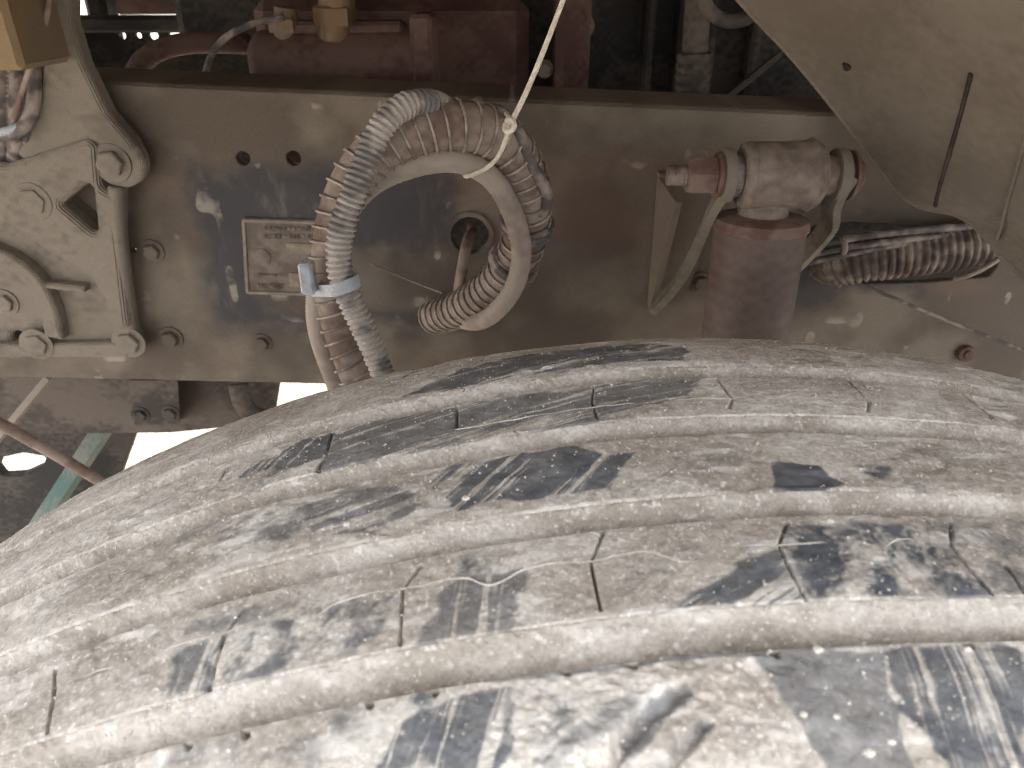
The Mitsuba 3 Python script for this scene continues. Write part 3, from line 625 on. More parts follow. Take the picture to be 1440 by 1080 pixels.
t = spline([(-0.3427, 0.632, 1.1225),(-0.3584, 0.63, 1.0844),(-0.3742, 0.628, 1.0595),(-0.3944, 0.632, 1.0328),(-0.4155, 0.645, 1.0088)], 40)
put(CB + '__thin_lead', tube(t, .0021, 10), 'hose_rubber', True)
t = spline([(-0.3876, 0.652, 1.0546),(-0.3909, 0.645, 1.0311),(-0.4009, 0.64, 1.0124),(-0.4336, 0.645, 1.0042)], 30)
put(CB + '__cable', tube(t, .0052, 12), 'dark_cable', True)
put(CB + '__tie', tube(spline([(-0.4371, 0.642, 1.0059),(-0.4151, 0.636, 1.008),(-0.4045, 0.64, 1.0119)], 16), .0034, 10), 'clamp', True)

# ------------------------------------------------------------------ looped hoses
LH = 'looped_hose'
tag(LH, 'thick brown hose wound with steel wire, coiled in a loop above the tyre', 'hose')
main = spline([(-0.1069, 0.475, 0.8222),(-0.1127, 0.482, 0.858),(-0.1227, 0.49, 0.8917),(-0.128, 0.496, 0.9277),(-0.1243, 0.502, 0.9621),(-0.1118, 0.51, 0.992),(-0.0906, 0.518, 1.0155),(-0.0629, 0.526, 1.0271),(-0.0343, 0.534, 1.0285),(-0.0101, 0.545, 1.018),(0.0063, 0.558, 0.9933),(0.0122, 0.572, 0.9574),(0.0059, 0.59, 0.9196),(-0.0137, 0.612, 0.8832),(-0.0394, 0.638, 0.8536),(-0.0808, 0.682, 0.8209)], 260)
rad = np.interp(np.linspace(0, 1, 260), [0, .25, .45, .6, .8, 1], [.0128, .0128, .0168, .0172, .0165, .0155])
put(LH + '__hose', tube(main, rad, 28), 'hose_rubber', True)
put(LH + '__wire_coil', helix(main, rad + .0012, .0010, .0100, jitter=.22), 'wire_steel', True)
conduit_path = spline([(-0.0815, 0.455, 0.8407),(-0.091, 0.462, 0.8745),(-0.1031, 0.466, 0.9108),(-0.1134, 0.47, 0.9402),(-0.1132, 0.475, 0.9681),(-0.1022, 0.482, 0.9967),(-0.0905, 0.492, 1.0225),(-0.0799, 0.5, 1.0386),(-0.0657, 0.512, 1.0464),(-0.0504, 0.53, 1.043),(-0.0406, 0.556, 1.0312)], 300)
put('corrugated_conduit', corrugate(conduit_path[::6], .0074, .0040, .0028), 'grey_conduit', True,
    label='pale grey corrugated conduit running up the left side of the hose loop', cat='conduit')
put('smooth_hose', tube(spline([(-0.1262, 0.49, 0.8194),(-0.1357, 0.495, 0.8601),(-0.1435, 0.503, 0.8972),(-0.1379, 0.51, 0.9305),(-0.1234, 0.517, 0.9626),(-0.099, 0.52, 0.9911),(-0.0687, 0.522, 1.0042),(-0.0394, 0.526, 1.0067),(-0.0152, 0.534, 0.9937),(0.0, 0.545, 0.966),(0.0072, 0.557, 0.9336),(0.0012, 0.572, 0.8954),(-0.0184, 0.592, 0.8621),(-0.0437, 0.645, 0.8334),(-0.0674, 0.682, 0.8201)], 160), .0079, 24), 'pale_hose', True,
    label='smooth pale beige hose forming the inside of the loop', cat='hose')
TC = 'twisted_cable'
c = spline([(-0.0239, 0.548, 1.0348),(-0.0074, 0.54, 1.0369),(0.0039, 0.536, 1.0263),(0.0111, 0.54, 1.0072),(0.0251, 0.548, 0.9811),(0.0247, 0.556, 0.9662),(0.012, 0.56, 0.9585)], 90)
put(TC, tube(c, .0042, 14), 'dark_cable', True, label='dark cable looped over the outer right side of the hose', cat='cable')
ring = []
for a in np.linspace(0, 2 * np.pi * 2.15, 120):
    ring.append([math.cos(a), math.sin(a), a / (2 * np.pi * 2.15)])
ring = np.array(ring)
i = int(260 * .665)
p_, t_, u_, v_ = frames(main)
q = p_[i] + (rad[i] + .0028) * (ring[:, :1] * u_[i] + ring[:, 1:2] * v_[i]) + (ring[:, 2:] - .5) * .010 * t_[i]
put('binding_cable', tube(q, .0026, 10), 'dark_cable', True, label='dark cord wrapped twice round the hose below the string', cat='cord')
i = int(260 * .74)
q = p_[i] + (rad[i] + .0030) * (ring[:, :1] * u_[i] + ring[:, 1:2] * v_[i]) + (ring[:, 2:] - .5) * .008 * t_[i]
put('binding_cable', tube(q, .0026, 10), 'dark_cable', True, label='dark cord wrapped round the hose at the right of the loop, the lower one', cat='cord')

# hose clamp
HC = 'hose_clamp'
tag(HC, 'pale blue-white band clamp with a square buckle round the hose and conduit', 'hose clamp')
c0 = np.array((-0.1375, 0.472, 0.9415))
put(HC + '__buckle', box(c0[0] - .0045, c0[0] + .0050, c0[1] - .004, c0[1] + .007, c0[2] - .0110, c0[2] + .0110, .0015), 'clamp', 30)
def nearest(path, q):
    return path[np.argmin(((path - np.asarray(q)) ** 2).sum(1))]
ca, cb = nearest(main, (-0.128, 0.496, 0.9277)), nearest(conduit_path, (-0.1126, 0.47, 0.9387))
nn = main[np.argmin(((main - ca) ** 2).sum(1)) + 3] - ca
nn = nn / np.linalg.norm(nn) + np.array([-.30, 0, 0]); nn /= np.linalg.norm(nn)
aa = np.cross(nn, [0, 1.0, 0]); aa /= np.linalg.norm(aa); bb = np.cross(nn, aa)
mid = (ca + cb) / 2
pl2 = lambda q: ((q - mid) @ aa, (q - mid) @ bb)
round_ = unary_union([sg.Point(pl2(ca)).buffer(.0150), sg.Point(pl2(cb)).buffer(.0108), sg.LineString([pl2(ca), pl2(cb)]).buffer(.008)]).convex_hull.exterior
band_path = np.array([mid + aa * q.x + bb * q.y for q in (round_.interpolate(t, normalized=True) for t in np.linspace(0, .999, 70))])
def ribbon(path, w, th, axis):
    p, t, u, v = frames(path)
    ax = np.asarray(axis, float) / np.linalg.norm(axis)
    nrm = np.cross(t, ax); nrm /= np.linalg.norm(nrm, axis=1, keepdims=True)
    ring = np.stack([p + ax * w + nrm * th, p - ax * w + nrm * th, p - ax * w - nrm * th, p + ax * w - nrm * th], 1)
    V = ring.reshape(-1, 3)
    F = [[i * 4 + j, i * 4 + (j + 1) % 4, (i + 1) * 4 + (j + 1) % 4, (i + 1) * 4 + j] for i in range(len(p) - 1) for j in range(4)] + [[0, 3, 2, 1], [len(V) - 4, len(V) - 3, len(V) - 2, len(V) - 1]]
    return V, np.array(F)
put(HC + '__band', ribbon(band_path, .0042, .0006, nn), 'clamp', 40)

# the string that holds the loop up
ST = 'tie_string'
tag(ST, 'taut cream string hanging down and knotted round the top of the hose loop', 'string')
hi = np.array((0.0294, 0.48, 1.1072)); lo = np.array((-0.0014, 0.505, 1.0343))
up = hi + (hi - lo) * ((1.16 - hi[2]) / (hi[2] - lo[2]))
put(ST + '__line', tube(spline([up, hi + (lo - hi) * .0, hi + (lo - hi) * .5 + [.0015, 0, 0], lo], 60), np.linspace(.0013, .0019, 60), 10), 'string', True)
put(ST + '__noose', tube(spline([(-0.0014, 0.505, 1.0352),(-0.0056, 0.503, 1.0217),(-0.0143, 0.508, 1.0082),(-0.0273, 0.515, 1.0),(-0.0331, 0.54, 0.9983),(-0.0153, 0.56, 1.0305),(-0.0039, 0.535, 1.0368),(-0.0014, 0.507, 1.0349)], 80), .0015, 9), 'string', True)
put(ST + '__knot', tube(spline([(-0.0037, 0.503, 1.0373),(0.0009, 0.5, 1.0369),(0.0005, 0.5, 1.0325),(-0.0042, 0.503, 1.0311),(-0.0032, 0.507, 1.0357),(0.0019, 0.505, 1.0334)], 40), .0018, 9), 'string', True)

# ------------------------------------------------------------------ shock absorber
SA_ = 'shock_absorber'
tag(SA_, 'brown cylindrical shock absorber standing behind the tyre at right', 'shock absorber')
top = np.array((0.191, 0.56, 0.9541)); low = np.array((0.1916, 0.556, 0.8547)); d = (low - top) / np.linalg.norm(low - top)
put(SA_ + '__cylinder', cyl(top + d * .004, top + d * .40, .0345, 44, bevel=.002), 'damper_paint', 40)
put(SA_ + '__red_cap', tube(top + np.outer([-.006, -.003, .003, .0045, .006], d), [.024, .0345, .0362, .0358, .0340], 44), 'rusty_red', 40)
put(SA_ + '__neck', cyl(top - d * .022, top + d * .002, .019, 30), 'bushing_steel', 40)
e0, e1 = np.array((0.1682, 0.556, 0.9901)), np.array((0.2266, 0.556, 0.9901)); e1[2] = e0[2]; ex = (e1 - e0) / np.linalg.norm(e1 - e0); L = np.linalg.norm(e1 - e0)
prof = np.array([(0, .020), (.001, .0225), (.006, .0245), (.0065, .0235), (.012, .0243), (L * .5, .0240), (L - .011, .0252), (L - .0085, .0268), (L - .0078, .0268), (L - .007, .0245), (L - .003, .0240), (L, .021)])
put(SA_ + '__eye', tube(e0 + np.outer(prof[:, 0], ex), prof[:, 1], 44), 'bushing_steel', 30)
put(SA_ + '__bush', cyl(e1, e1 + ex * .022, .0150, 28, r2=.0135, bevel=.002), 'rod_steel', 40)
put(SA_ + '__bush', cyl(e0 - ex * .010, e0, .0165, 28, bevel=.002), 'dark_cable', 40)

SB_ = 'shock_mount'
tag(SB_, 'forked steel mount with a reddish bolt holding the top of the shock absorber', 'mount')
b0 = np.array((0.1147, 0.556, 0.989)); b0[2] = e0[2]; b0[1] = e0[1]; b1 = np.array((0.2584, 0.556, 0.989)); b1[2] = e0[2]; b1[1] = e0[1]
put(SB_ + '__pin', helix(np.linspace(b0, b0 + ex * .02, 40), .0062, .0012, .0022, 6), 'rod_steel', True)
put(SB_ + '__pin', cyl(b0, b1 - ex * .004, .0068, 20, bevel=.001), 'rod_steel', 40)
n0 = np.array((0.1295, 0.556, 0.989)); n0[2] = e0[2]; n0[1] = e0[1]
put(SB_ + '__nut', hexbolt(n0 + ex * .020, -ex, .0145, .020, False, .15), 'rusty_red', 30)
put(SB_ + '__washer', cyl(n0 + ex * .0205, n0 + ex * .0245, .0165, 30, bevel=.0008), 'rusty_red', 40)
put(SB_ + '__nut', hexbolt(b1 - ex * .010, ex, .0125, .009, True, .2), 'rusty_red', 30)
def gusset(a, b, c, d_, t):
    o = np.array([t, 0, 0])
    P = [np.array(q) + s * o for q in (a, b, c, d_) for s in (-1, 1)]
    return hull(P)
lug = n0 + ex * .0285
# left fork: lug round the bolt, and a strap running down and back to the frame
put(SB_ + '__fork_lug', cyl(lug - ex * .004, lug + ex * .004, .0195, 34, bevel=.001), 'bracket_metal', 35)
strap = spline([lug + [0.002, -.006, -.006], lug + [-.004, .010, -.030], np.array((0.1536, 0.605, 0.9127)), np.array((0.134, 0.655, 0.8422))], 40)
put(SB_ + '__fork_strap', ribbon(strap, .0085, .0034, (.25, .93, .25)), 'bracket_metal', 40)
pl = [(0.1312, 0.675, 0.9652), (0.178, 0.675, 0.9683), (0.1857, 0.675, 0.9284), (0.1701, 0.675, 0.859), (0.134, 0.675, 0.8323)]
put(SB_ + '__back_plate', slab([(q[0], q[2]) for q in pl], .668, .6799, bevel=.002), 'frame_paint', 25)
side = [np.array((0.1328, 0.668, 0.9624)), np.array((0.1447, 0.64, 0.9476)), np.array((0.1349, 0.66, 0.8416)), np.array((0.1335, 0.668, 0.8412))]
put(SB_ + '__side_flange', hull([q + s * np.array([.0028, 0, 0]) for q in side for s in (-1, 1)]), 'frame_paint', 25)
lug2 = b1 - ex * .018
put(SB_ + '__fork_lug', cyl(lug2 - ex * .004, lug2 + ex * .004, .0195, 34, bevel=.001), 'bracket_metal', 35)
strap = spline([lug2 + [0.004, -.010, .004], lug2 + [0.000, .000, -.022], np.array((0.2546, 0.585, 0.945)), np.array((0.2553, 0.64, 0.8915)), np.array((0.2504, 0.672, 0.8528))], 40)
put(SB_ + '__fork_strap', ribbon(strap, .0085, .0034, (-.25, .93, .25)), 'bracket_metal', 40)

# ------------------------------------------------------------------ sheet panel at the upper right
MP = 'mudguard_panel'
tag(MP, 'large dusty brown sheet panel with a folded edge slanting across the upper right corner', 'panel')
edge = [(0.1451, 0.665, 1.1419),(0.177, 0.65, 1.1023),(0.2119, 0.638, 1.0709),(0.2561, 0.625, 1.0274),(0.2964, 0.612, 0.984),(0.3148, 0.605, 0.9645),(0.3298, 0.6, 0.9554),(0.3437, 0.594, 0.9529),(0.3566, 0.588, 0.9511),(0.3711, 0.582, 0.943),(0.3868, 0.576, 0.9291),(0.4117, 0.565, 0.9061),(0.5157, 0.52, 0.8212)]
crease = [(0.197, 0.52, 1.1368),(0.2349, 0.51, 1.1073),(0.2665, 0.5, 1.0811),(0.2889, 0.49, 1.0611),(0.3082, 0.483, 1.0426),(0.3186, 0.48, 1.0325),(0.3337, 0.475, 1.018),(0.349, 0.47, 1.0033),(0.3634, 0.463, 0.988),(0.3773, 0.455, 0.9721),(0.3939, 0.45, 0.955),(0.4195, 0.44, 0.9299),(0.497, 0.4, 0.8473)]
outer = [(0.2166, 0.4, 1.1353),(0.2523, 0.385, 1.118),(0.2733, 0.372, 1.0983),(0.2888, 0.362, 1.0814),(0.3023, 0.355, 1.0673),(0.3112, 0.348, 1.0561),(0.3209, 0.342, 1.0448),(0.3329, 0.335, 1.0338),(0.3448, 0.328, 1.0228),(0.3572, 0.32, 1.0089),(0.3731, 0.315, 0.9939),(0.3914, 0.305, 0.9773),(0.4281, 0.27, 0.9162)]
def sheet(rows, th, sub=10, sm=True):
    rows = [spline(r, 120) for r in rows]
    G = []
    for a, b in zip(rows[:-1], rows[1:]):
        for t in np.linspace(0, 1, sub, endpoint=False):
            G.append(a * (1 - t) + b * t)
    G.append(rows[-1])
    G = np.array(G)
    n, m = G.shape[:2]
    G = G + np.array([0, -1, 0]) * (0.002 * (meshkit.fbm(G * 9, 3, 5) - .5))[..., None]
    i, j = np.meshgrid(np.arange(n - 1), np.arange(m - 1), indexing='ij')
    q = np.stack([i * m + j, i * m + j + 1, (i + 1) * m + j + 1, (i + 1) * m + j], -1).reshape(-1, 4)
    a = G.reshape(-1, 3)
    b = a + np.array([0.1, .9, .4]) * th
    rim = []
    B = [(0, j, 0, j + 1) for j in range(m - 1)] + [(n - 1, j + 1, n - 1, j) for j in range(m - 1)] + [(i + 1, 0, i, 0) for i in range(n - 1)] + [(i, m - 1, i + 1, m - 1) for i in range(n - 1)]
    for i0, j0, i1, j1 in B:
        rim.append([i0 * m + j0, i0 * m + j0 + n * m, i1 * m + j1 + n * m, i1 * m + j1])
    return (np.vstack([a, b]), np.vstack([q, q[:, ::-1] + n * m, np.array(rim)]))
put(MP + '__face', sheet([edge, crease], .002), 'panel_paint', 40)
put(MP + '__fold', sheet([crease, outer], .002), 'panel_paint', 40)
hem = spline(np.array(edge) + [0, .001, 0], 160)
put(MP + '__hem', tube(hem, .0018, 10), 'panel_paint', True)

lift = np.array([0, -.0012, -.0006])
put(MP + '__seam', tube(spline(np.array([(.2820,.4937,1.0671),(.2990,.5226,1.0321),(.3147,.5508,.9972),(.3323,.5804,.9617)]) + lift, 40), .0015, 8), 'panel_seam', True)
put(MP + '__seam', tube(spline(np.array([(.3189,.4799,1.0322),(.3334,.5002,1.0041),(.3494,.5227,.9737),(.3780,.5640,.9400)]) + lift, 40), .0014, 8), 'panel_paint', True)
rv = np.array([.2438, .5865, 1.0622])
put(MP + '__rivet', cyl(rv + [0, -.003, -.002], rv + [0, .003, .002], .0026, 14, bevel=.0006), 'panel_seam', 30)

# ------------------------------------------------------------------ corrugated sleeve in the slot of the frame
CS = 'corrugated_sleeve'
tag(CS, 'dark corrugated rubber sleeve lying in the slot of the frame rail under the panel', 'sleeve')
put(CS + '__sleeve', corrugate([(0.3039, 0.676, 0.8773),(0.3249, 0.664, 0.8885),(0.3589, 0.656, 0.8967),(0.3949, 0.653, 0.9025),(0.4257, 0.655, 0.9072)], .0205, .0066, .0042, 30), 'corrugated', True)
put(CS + '__nose', tube(spline([(0.2874, 0.7, 0.8717),(0.2961, 0.686, 0.873),(0.3066, 0.676, 0.8773)], 20), np.linspace(.006, .0195, 20), 24), 'corrugated', True)
put(CS + '__end_lip', tube(spline([(0.3966, 0.632, 0.8809),(0.4088, 0.628, 0.8864),(0.4257, 0.632, 0.8943),(0.4363, 0.64, 0.8955)], 20), .0022, 10), 'bushing_steel', True)
put(CS + '__end_cap', tube(spline([(0.4244, 0.655, 0.9072),(0.4339, 0.656, 0.9075),(0.4463, 0.662, 0.9036)], 12), np.linspace(.0215, .009, 12), 24), 'black_steel', True)
for k, (pts, r) in enumerate((([(0.2452, 0.665, 0.8909),(0.2601, 0.655, 0.8998),(0.3222, 0.643, 0.9182),(0.4301, 0.648, 0.9257),(0.4745, 0.66, 0.9287)], .0034), ([(0.2402, 0.665, 0.8812),(0.2553, 0.655, 0.8903),(0.3057, 0.643, 0.9071),(0.4258, 0.648, 0.9193),(0.4703, 0.66, 0.9222)], .0030), ([(0.2382, 0.665, 0.8728),(0.2535, 0.655, 0.882),(0.3009, 0.643, 0.8998),(0.3893, 0.648, 0.9134),(0.4335, 0.66, 0.9162)], .0026))):
    t = spline(pts, 50)
    put('slot_cable', tube(t, r, 12), 'dark_cable', True, label=('upper of three cables running through the frame slot above the sleeve', 'middle of three cables running through the frame slot above the sleeve', 'lowest of three cables, lying against the corrugated sleeve')[k], cat='cable', group='cables in the frame slot')
put('cable_tie', tube(spline([(0.292, 0.64, 0.9153),(0.2945, 0.636, 0.9107),(0.2967, 0.64, 0.9021)], 14), .0026, 10), 'bushing_steel', True, label='pale tie round the cables in the frame slot', cat='cable tie')
put('diagonal_wire', tube(spline([(0.3116, 0.655, 0.8723),(0.3454, 0.65, 0.8601),(0.3947, 0.645, 0.8406),(0.4443, 0.64, 0.8224),(0.4905, 0.63, 0.807),(0.5664, 0.62, 0.7834)], 60), .0016, 8), 'dark_cable', True, label='thin black wire slanting down to the right across the frame rail', cat='wire')

# ------------------------------------------------------------------ dark machinery above the frame
AT = 'air_tank'
tag(AT, 'red-brown cylindrical valve body lying above the frame rail with brass fittings', 'valve body')
a0, a1 = np.array((-0.2672, 0.84, 1.0383)), np.array((-0.0888, 0.84, 1.0424)); ax = (a1 - a0) / np.linalg.norm(a1 - a0); LA = np.linalg.norm(a1 - a0)
put(AT + '__body', tube(a0 + np.outer([0, .006, .012, LA * .3, LA * .31, LA - .012, LA - .004, LA], ax), [.024, .031, .033, .033, .034, .034, .031, .022], 36), 'engine_brown', 35)
put(AT + '__flange', box(a1[0] - .012, a1[0] + .010, .805, .875, a1[2] - .05, a1[2] + .045, .004), 'engine_brown', 30)
put(AT + '__ridge', box(a0[0] + .03, a1[0] - .02, .822, .858, a0[2] + .028, a0[2] + .042, .004), 'engine_brown', 30)
put(AT + '__fitting', blend(cyl((-0.2303, 0.83, 1.0593), (-0.2254, 0.83, 1.0929), .0115, 20, bevel=.002), hexbolt((-0.2287, 0.83, 1.0698), (0, 0, 1), .016, .014, False)), 'brass', 35)
put(AT + '__fitting', blend(cyl((-0.1794, 0.83, 1.0606), (-0.1715, 0.83, 1.1178), .018, 24, bevel=.003), hexbolt((-0.1769, 0.83, 1.0763), (0, 0, 1), .022, .018, False)), 'brass', 35)
put('red_hose', tube(spline([(-0.4103, 0.86, 1.0179),(-0.3898, 0.85, 1.0401),(-0.3628, 0.85, 1.0538),(-0.3224, 0.86, 1.0585),(-0.2841, 0.88, 1.0557)], 50), .0105, 20), 'engine_brown', True, label='dull red hose arching up to the valve body above the frame rail', cat='hose')
put('thin_cable', tube(spline([(-0.3093, 0.8, 1.0222),(-0.2987, 0.79, 1.043),(-0.279, 0.785, 1.065),(-0.2523, 0.79, 1.0783),(-0.2198, 0.8, 1.0852)], 50), .0032, 12), 'dark_cable', True, label='thin grey cable arching above the frame rail left of the fittings', cat='cable')
put('white_label', box((-0.3267, 0.72, 1.0343)[0], (-0.3062, 0.72, 1.0343)[0], .705, .72, (-0.4637, 0.72, 1.0325)[2], (-0.4615, 0.72, 1.039)[2], .002), 'pale_hose', 30, label='small pale block lying on top of the frame rail', cat='block')
EB = 'engine_block'
tag(EB, 'dark engine and gearbox mass filling the gap above the frame rail', 'engine')
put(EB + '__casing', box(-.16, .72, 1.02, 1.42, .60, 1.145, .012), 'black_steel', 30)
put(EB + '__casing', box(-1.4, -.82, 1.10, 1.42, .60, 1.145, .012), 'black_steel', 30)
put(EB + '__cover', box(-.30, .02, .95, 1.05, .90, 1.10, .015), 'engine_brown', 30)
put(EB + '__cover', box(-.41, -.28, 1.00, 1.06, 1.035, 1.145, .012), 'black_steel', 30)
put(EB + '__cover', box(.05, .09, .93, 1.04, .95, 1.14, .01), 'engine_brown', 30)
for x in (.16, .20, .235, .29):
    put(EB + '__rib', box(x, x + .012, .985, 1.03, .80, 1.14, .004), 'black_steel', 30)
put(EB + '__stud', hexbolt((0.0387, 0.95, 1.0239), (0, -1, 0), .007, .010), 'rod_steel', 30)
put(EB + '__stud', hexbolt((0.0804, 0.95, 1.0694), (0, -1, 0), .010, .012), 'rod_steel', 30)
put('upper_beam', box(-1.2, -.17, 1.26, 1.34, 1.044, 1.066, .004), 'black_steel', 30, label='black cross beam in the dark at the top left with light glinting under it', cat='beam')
VP_ = 'vertical_pipe'
tag(VP_, 'vertical pipe with a ribbed sleeve rising above the frame rail at right of centre', 'pipe')
a0, a1 = np.array((0.1826, 0.8, 1.0033)), np.array((0.1799, 0.8, 1.0627)); dz = (a1 - a0)
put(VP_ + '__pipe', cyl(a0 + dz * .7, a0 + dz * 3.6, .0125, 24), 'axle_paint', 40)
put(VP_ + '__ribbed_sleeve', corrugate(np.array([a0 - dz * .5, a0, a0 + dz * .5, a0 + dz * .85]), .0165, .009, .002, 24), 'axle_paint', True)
r0 = np.array((0.1918, 0.72, 1.1093))
a = np.linspace(0, 2 * np.pi, 60)
put('pale_ring', tube(np.stack([r0[0] + .028 * np.cos(a), r0[1] + 0 * a, r0[2] + .024 * np.sin(a)], 1), .0062, 14), 'axle_paint', True, label='pale ring peeping out behind the panel at the top edge', cat='ring')
put('diagonal_strut', hull([np.array(q) + o for q in [(0.2111, 0.8, 1.0067),(0.2763, 0.82, 1.0548)] for o in (np.array([.008, 0, .012]), np.array([-.008, 0, -.012]), np.array([.008, .012, .0]), np.array([-.008, -.012, 0]))]), 'black_steel', 30, label='dark slanting strut behind the panel edge', cat='strut')

# far frame rail with daylight in its holes
FF = 'far_frame_rail'
tag(FF, 'far frame rail in the dark at upper left with small holes glinting with daylight', 'frame rail')
fh = [disc(q[0], q[2], r, 20) for q, r in zip([(-0.7326, 1.54, 1.0234),(-0.7018, 1.54, 1.0234),(-0.6738, 1.54, 1.0234),(-0.635, 1.54, 1.0234),(-0.6203, 1.54, 1.0234)], (.007, .006, .009, .010, .009))]
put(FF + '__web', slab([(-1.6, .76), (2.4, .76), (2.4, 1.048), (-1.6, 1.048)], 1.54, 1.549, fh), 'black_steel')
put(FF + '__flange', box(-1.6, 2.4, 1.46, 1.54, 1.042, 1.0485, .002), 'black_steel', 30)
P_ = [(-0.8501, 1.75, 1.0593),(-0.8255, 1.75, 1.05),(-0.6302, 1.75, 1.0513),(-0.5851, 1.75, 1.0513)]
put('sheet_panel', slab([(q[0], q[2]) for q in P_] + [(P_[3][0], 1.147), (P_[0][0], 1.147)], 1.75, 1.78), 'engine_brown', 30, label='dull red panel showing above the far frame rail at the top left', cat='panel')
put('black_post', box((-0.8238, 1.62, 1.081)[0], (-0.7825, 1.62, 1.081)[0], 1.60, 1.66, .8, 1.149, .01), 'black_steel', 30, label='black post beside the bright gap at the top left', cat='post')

# ------------------------------------------------------------------ below the frame
AX = 'axle_carrier'
tag(AX, 'dusty axle carrier with a bolted box under the frame rail at lower left', 'axle carrier')
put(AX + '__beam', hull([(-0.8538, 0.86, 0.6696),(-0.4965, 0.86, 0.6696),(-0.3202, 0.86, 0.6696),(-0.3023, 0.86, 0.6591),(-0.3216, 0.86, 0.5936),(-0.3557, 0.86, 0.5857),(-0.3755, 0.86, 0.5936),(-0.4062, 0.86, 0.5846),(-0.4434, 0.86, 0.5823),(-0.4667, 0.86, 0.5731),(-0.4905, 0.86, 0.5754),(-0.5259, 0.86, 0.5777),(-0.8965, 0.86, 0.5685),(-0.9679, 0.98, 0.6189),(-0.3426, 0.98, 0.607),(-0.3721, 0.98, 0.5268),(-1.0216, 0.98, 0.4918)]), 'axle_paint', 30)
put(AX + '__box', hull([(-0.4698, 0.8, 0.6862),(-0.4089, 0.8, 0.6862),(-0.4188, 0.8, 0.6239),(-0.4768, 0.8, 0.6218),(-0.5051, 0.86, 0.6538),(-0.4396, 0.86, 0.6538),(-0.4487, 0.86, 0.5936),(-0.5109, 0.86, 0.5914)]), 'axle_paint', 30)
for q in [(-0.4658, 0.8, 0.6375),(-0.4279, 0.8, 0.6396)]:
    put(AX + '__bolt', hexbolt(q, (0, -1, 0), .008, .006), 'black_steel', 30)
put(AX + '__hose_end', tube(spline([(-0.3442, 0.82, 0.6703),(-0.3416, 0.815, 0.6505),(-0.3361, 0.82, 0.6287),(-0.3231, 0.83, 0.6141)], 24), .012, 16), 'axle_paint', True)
put('diagonal_rod', tube(np.array([(-0.5157, 0.6, 0.7755),(-0.5012, 0.62, 0.736),(-0.4713, 0.64, 0.6848),(-0.4431, 0.66, 0.632),(-0.4097, 0.68, 0.5769)]), .0058, 16), 'rod_steel', True, label='straight brown rod slanting down behind the tyre at the far left', cat='rod')
put('teal_strut', hull([np.array(q) + o for q in [(-0.5887, 0.92, 0.551),(-0.7288, 0.9, 0.3769)] for o in (np.array([.018, 0, 0]), np.array([-.018, 0, 0]), np.array([.010, -.02, 0]), np.array([-.010, .02, 0]))]), 'teal_paint', 25, label='faded teal strut under the frame at the lower left', cat='strut')
put('cross_link', hull([np.array(q) + o for q in [(-0.5359, 0.76, 0.7125),(-0.6421, 0.74, 0.6067)] for o in (np.array([.007, 0, 0]), np.array([-.007, 0, 0]), np.array([.004, -.008, 0]), np.array([-.004, .008, 0]))]), 'bracket_metal', 25, label='pale slanting link under the frame rail at the far left', cat='link')
# brake drum and backing plate of the other side's running gear
BP = 'backing_plate'
bpoly = sg.Polygon([(-1.0799, 0.5469),(-0.562, 0.5469),(-0.5888, 0.495),(-0.6494, 0.3843),(-0.7393, 0.2631),(-0.8431, 0.1644),(-1.2519, 0.1644)])
win = smooth_poly([(-0.8295, 0.427),(-0.8179, 0.445),(-0.7781, 0.4546),(-0.7435, 0.4478),(-0.7535, 0.4298),(-0.7911, 0.4129),(-0.8246, 0.4101)], .004)
put(BP, slab(bpoly, .985, 1.0, [win], bevel=.003), 'black_steel', 25, label='black steel plate with an oval window behind the teal strut at lower left', cat='plate')

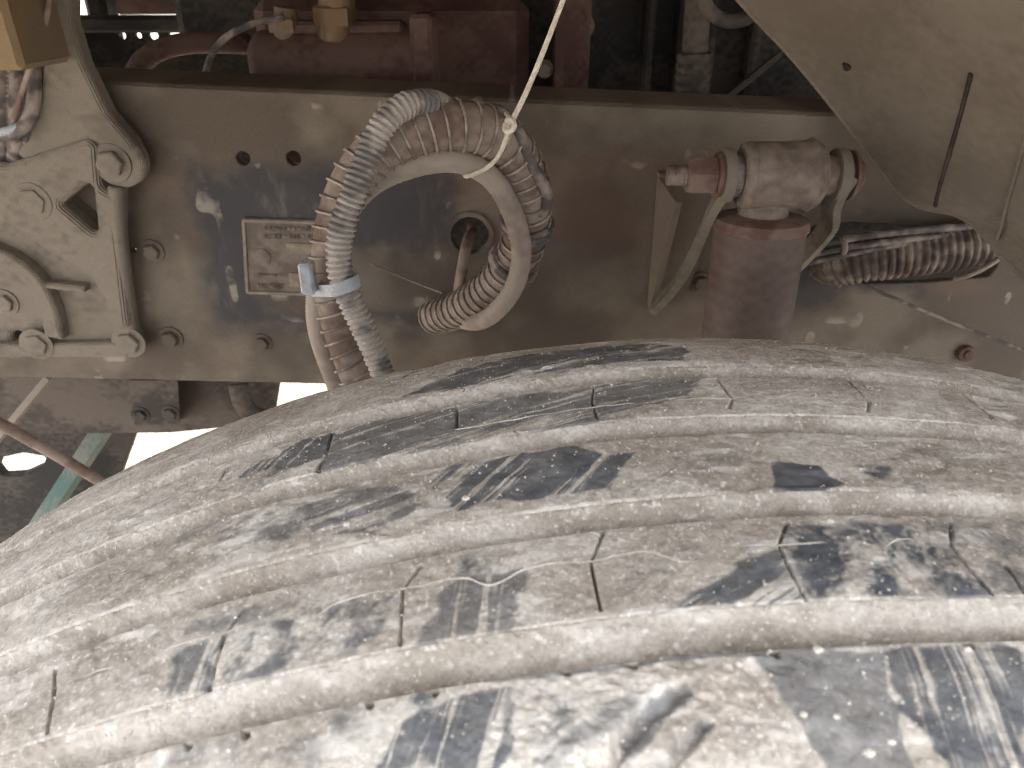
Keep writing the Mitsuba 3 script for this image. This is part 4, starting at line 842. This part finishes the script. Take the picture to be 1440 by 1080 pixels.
# unseen wheel added on the far side to shut off daylight behind the engine
FW = 'added_far_wheel'
tag(FW, 'unseen wheel added on the far side of the truck to block daylight', 'tyre')
flip = lambda prof: (lambda vq: (vq[0] + np.array([.02, 1.86, 0]), vq[1]))(wheel_lathe(prof))
put(FW + '__tyre', flip([(Y_OUT + .012, .285), (Y_OUT - .026, .37), (Y_OUT - .022, .42), (Y_OUT - .012, .465), (Y_OUT, .490), (Y_OUT + .02, .497), (.17, .5), (Y_IN - .02, .497), (Y_IN, .490), (Y_IN + .012, .465), (Y_IN + .022, .42), (Y_IN + .026, .37), (Y_IN - .012, .285)]), 'sidewall', 40)
put(FW + '__wheel_rim', flip([(Y_IN - .01, .287), (Y_IN - .02, .275), (Y_IN - .06, .255), (Y_IN - .075, .20), (Y_IN - .03, .13), (Y_IN - .015, .0)]), 'rim_steel', 35)

# ------------------------------------------------------------------ the cab above, outside the frame
TCB = 'truck_cab'
tag(TCB, 'unseen truck cab over the wheel, its low edge placed to shade the tyre', 'cab')
CY = 0.06     # cab edge stands low by the tyre, placed to deepen shade on inner ribs
side = sg.Polygon([(-1.02, 1.145), (1.25, 1.145), (1.25, 3.0), (1.15, 3.1), (-.5, 3.1), (-.85, 2.1)])
put(TCB + '__near_side', slab(side, CY - .04, CY, bevel=.01), 'cab_paint', 25)
put(TCB + '__far_side', slab(side, 2.40, 2.44, bevel=.01), 'cab_paint', 25)
put(TCB + '__added_far_blocker', slab([(.66, .48), (1.25, .48), (1.25, 1.14), (.66, 1.14)], 2.40, 2.44, bevel=.01), 'cab_paint', 25)  # unseen skirt added to block daylight from the far side
put(TCB + '__rear_bulkhead', box(.98, 1.02, .78, 2.399, .45, 1.148, .008), 'cab_under', 30)
put(TCB + '__floor', box(-1.0, 1.24, CY + .001, 2.399, 1.150, 1.20, .01), 'cab_under', 30)
put(TCB + '__roof', box(-.5, 1.15, CY + .001, 2.399, 3.03, 3.095, .02), 'cab_paint', 30)
put(TCB + '__rear_wall', box(1.19, 1.24, CY + .001, 2.399, 1.205, 3.02, .01), 'cab_paint', 30)
put(TCB + '__front_wall', hull([[x, y, z] for x, z in ((-1.01, 1.205), (-.84, 2.1), (-.5, 3.02), (-.95, 1.205), (-.78, 2.1), (-.45, 3.02)) for y in (CY + .001, 2.399)]), 'cab_paint', 25)
put(TCB + '__window', slab([(-.55, 2.15), (.2, 2.15), (.2, 2.8), (-.42, 2.8)], CY - .046, CY - .0405), 'cab_glass')
put(TCB + '__door_handle', box(.05, .22, CY - .065, CY - .041, 1.95, 1.99, .008), 'rubber_seal', 30)
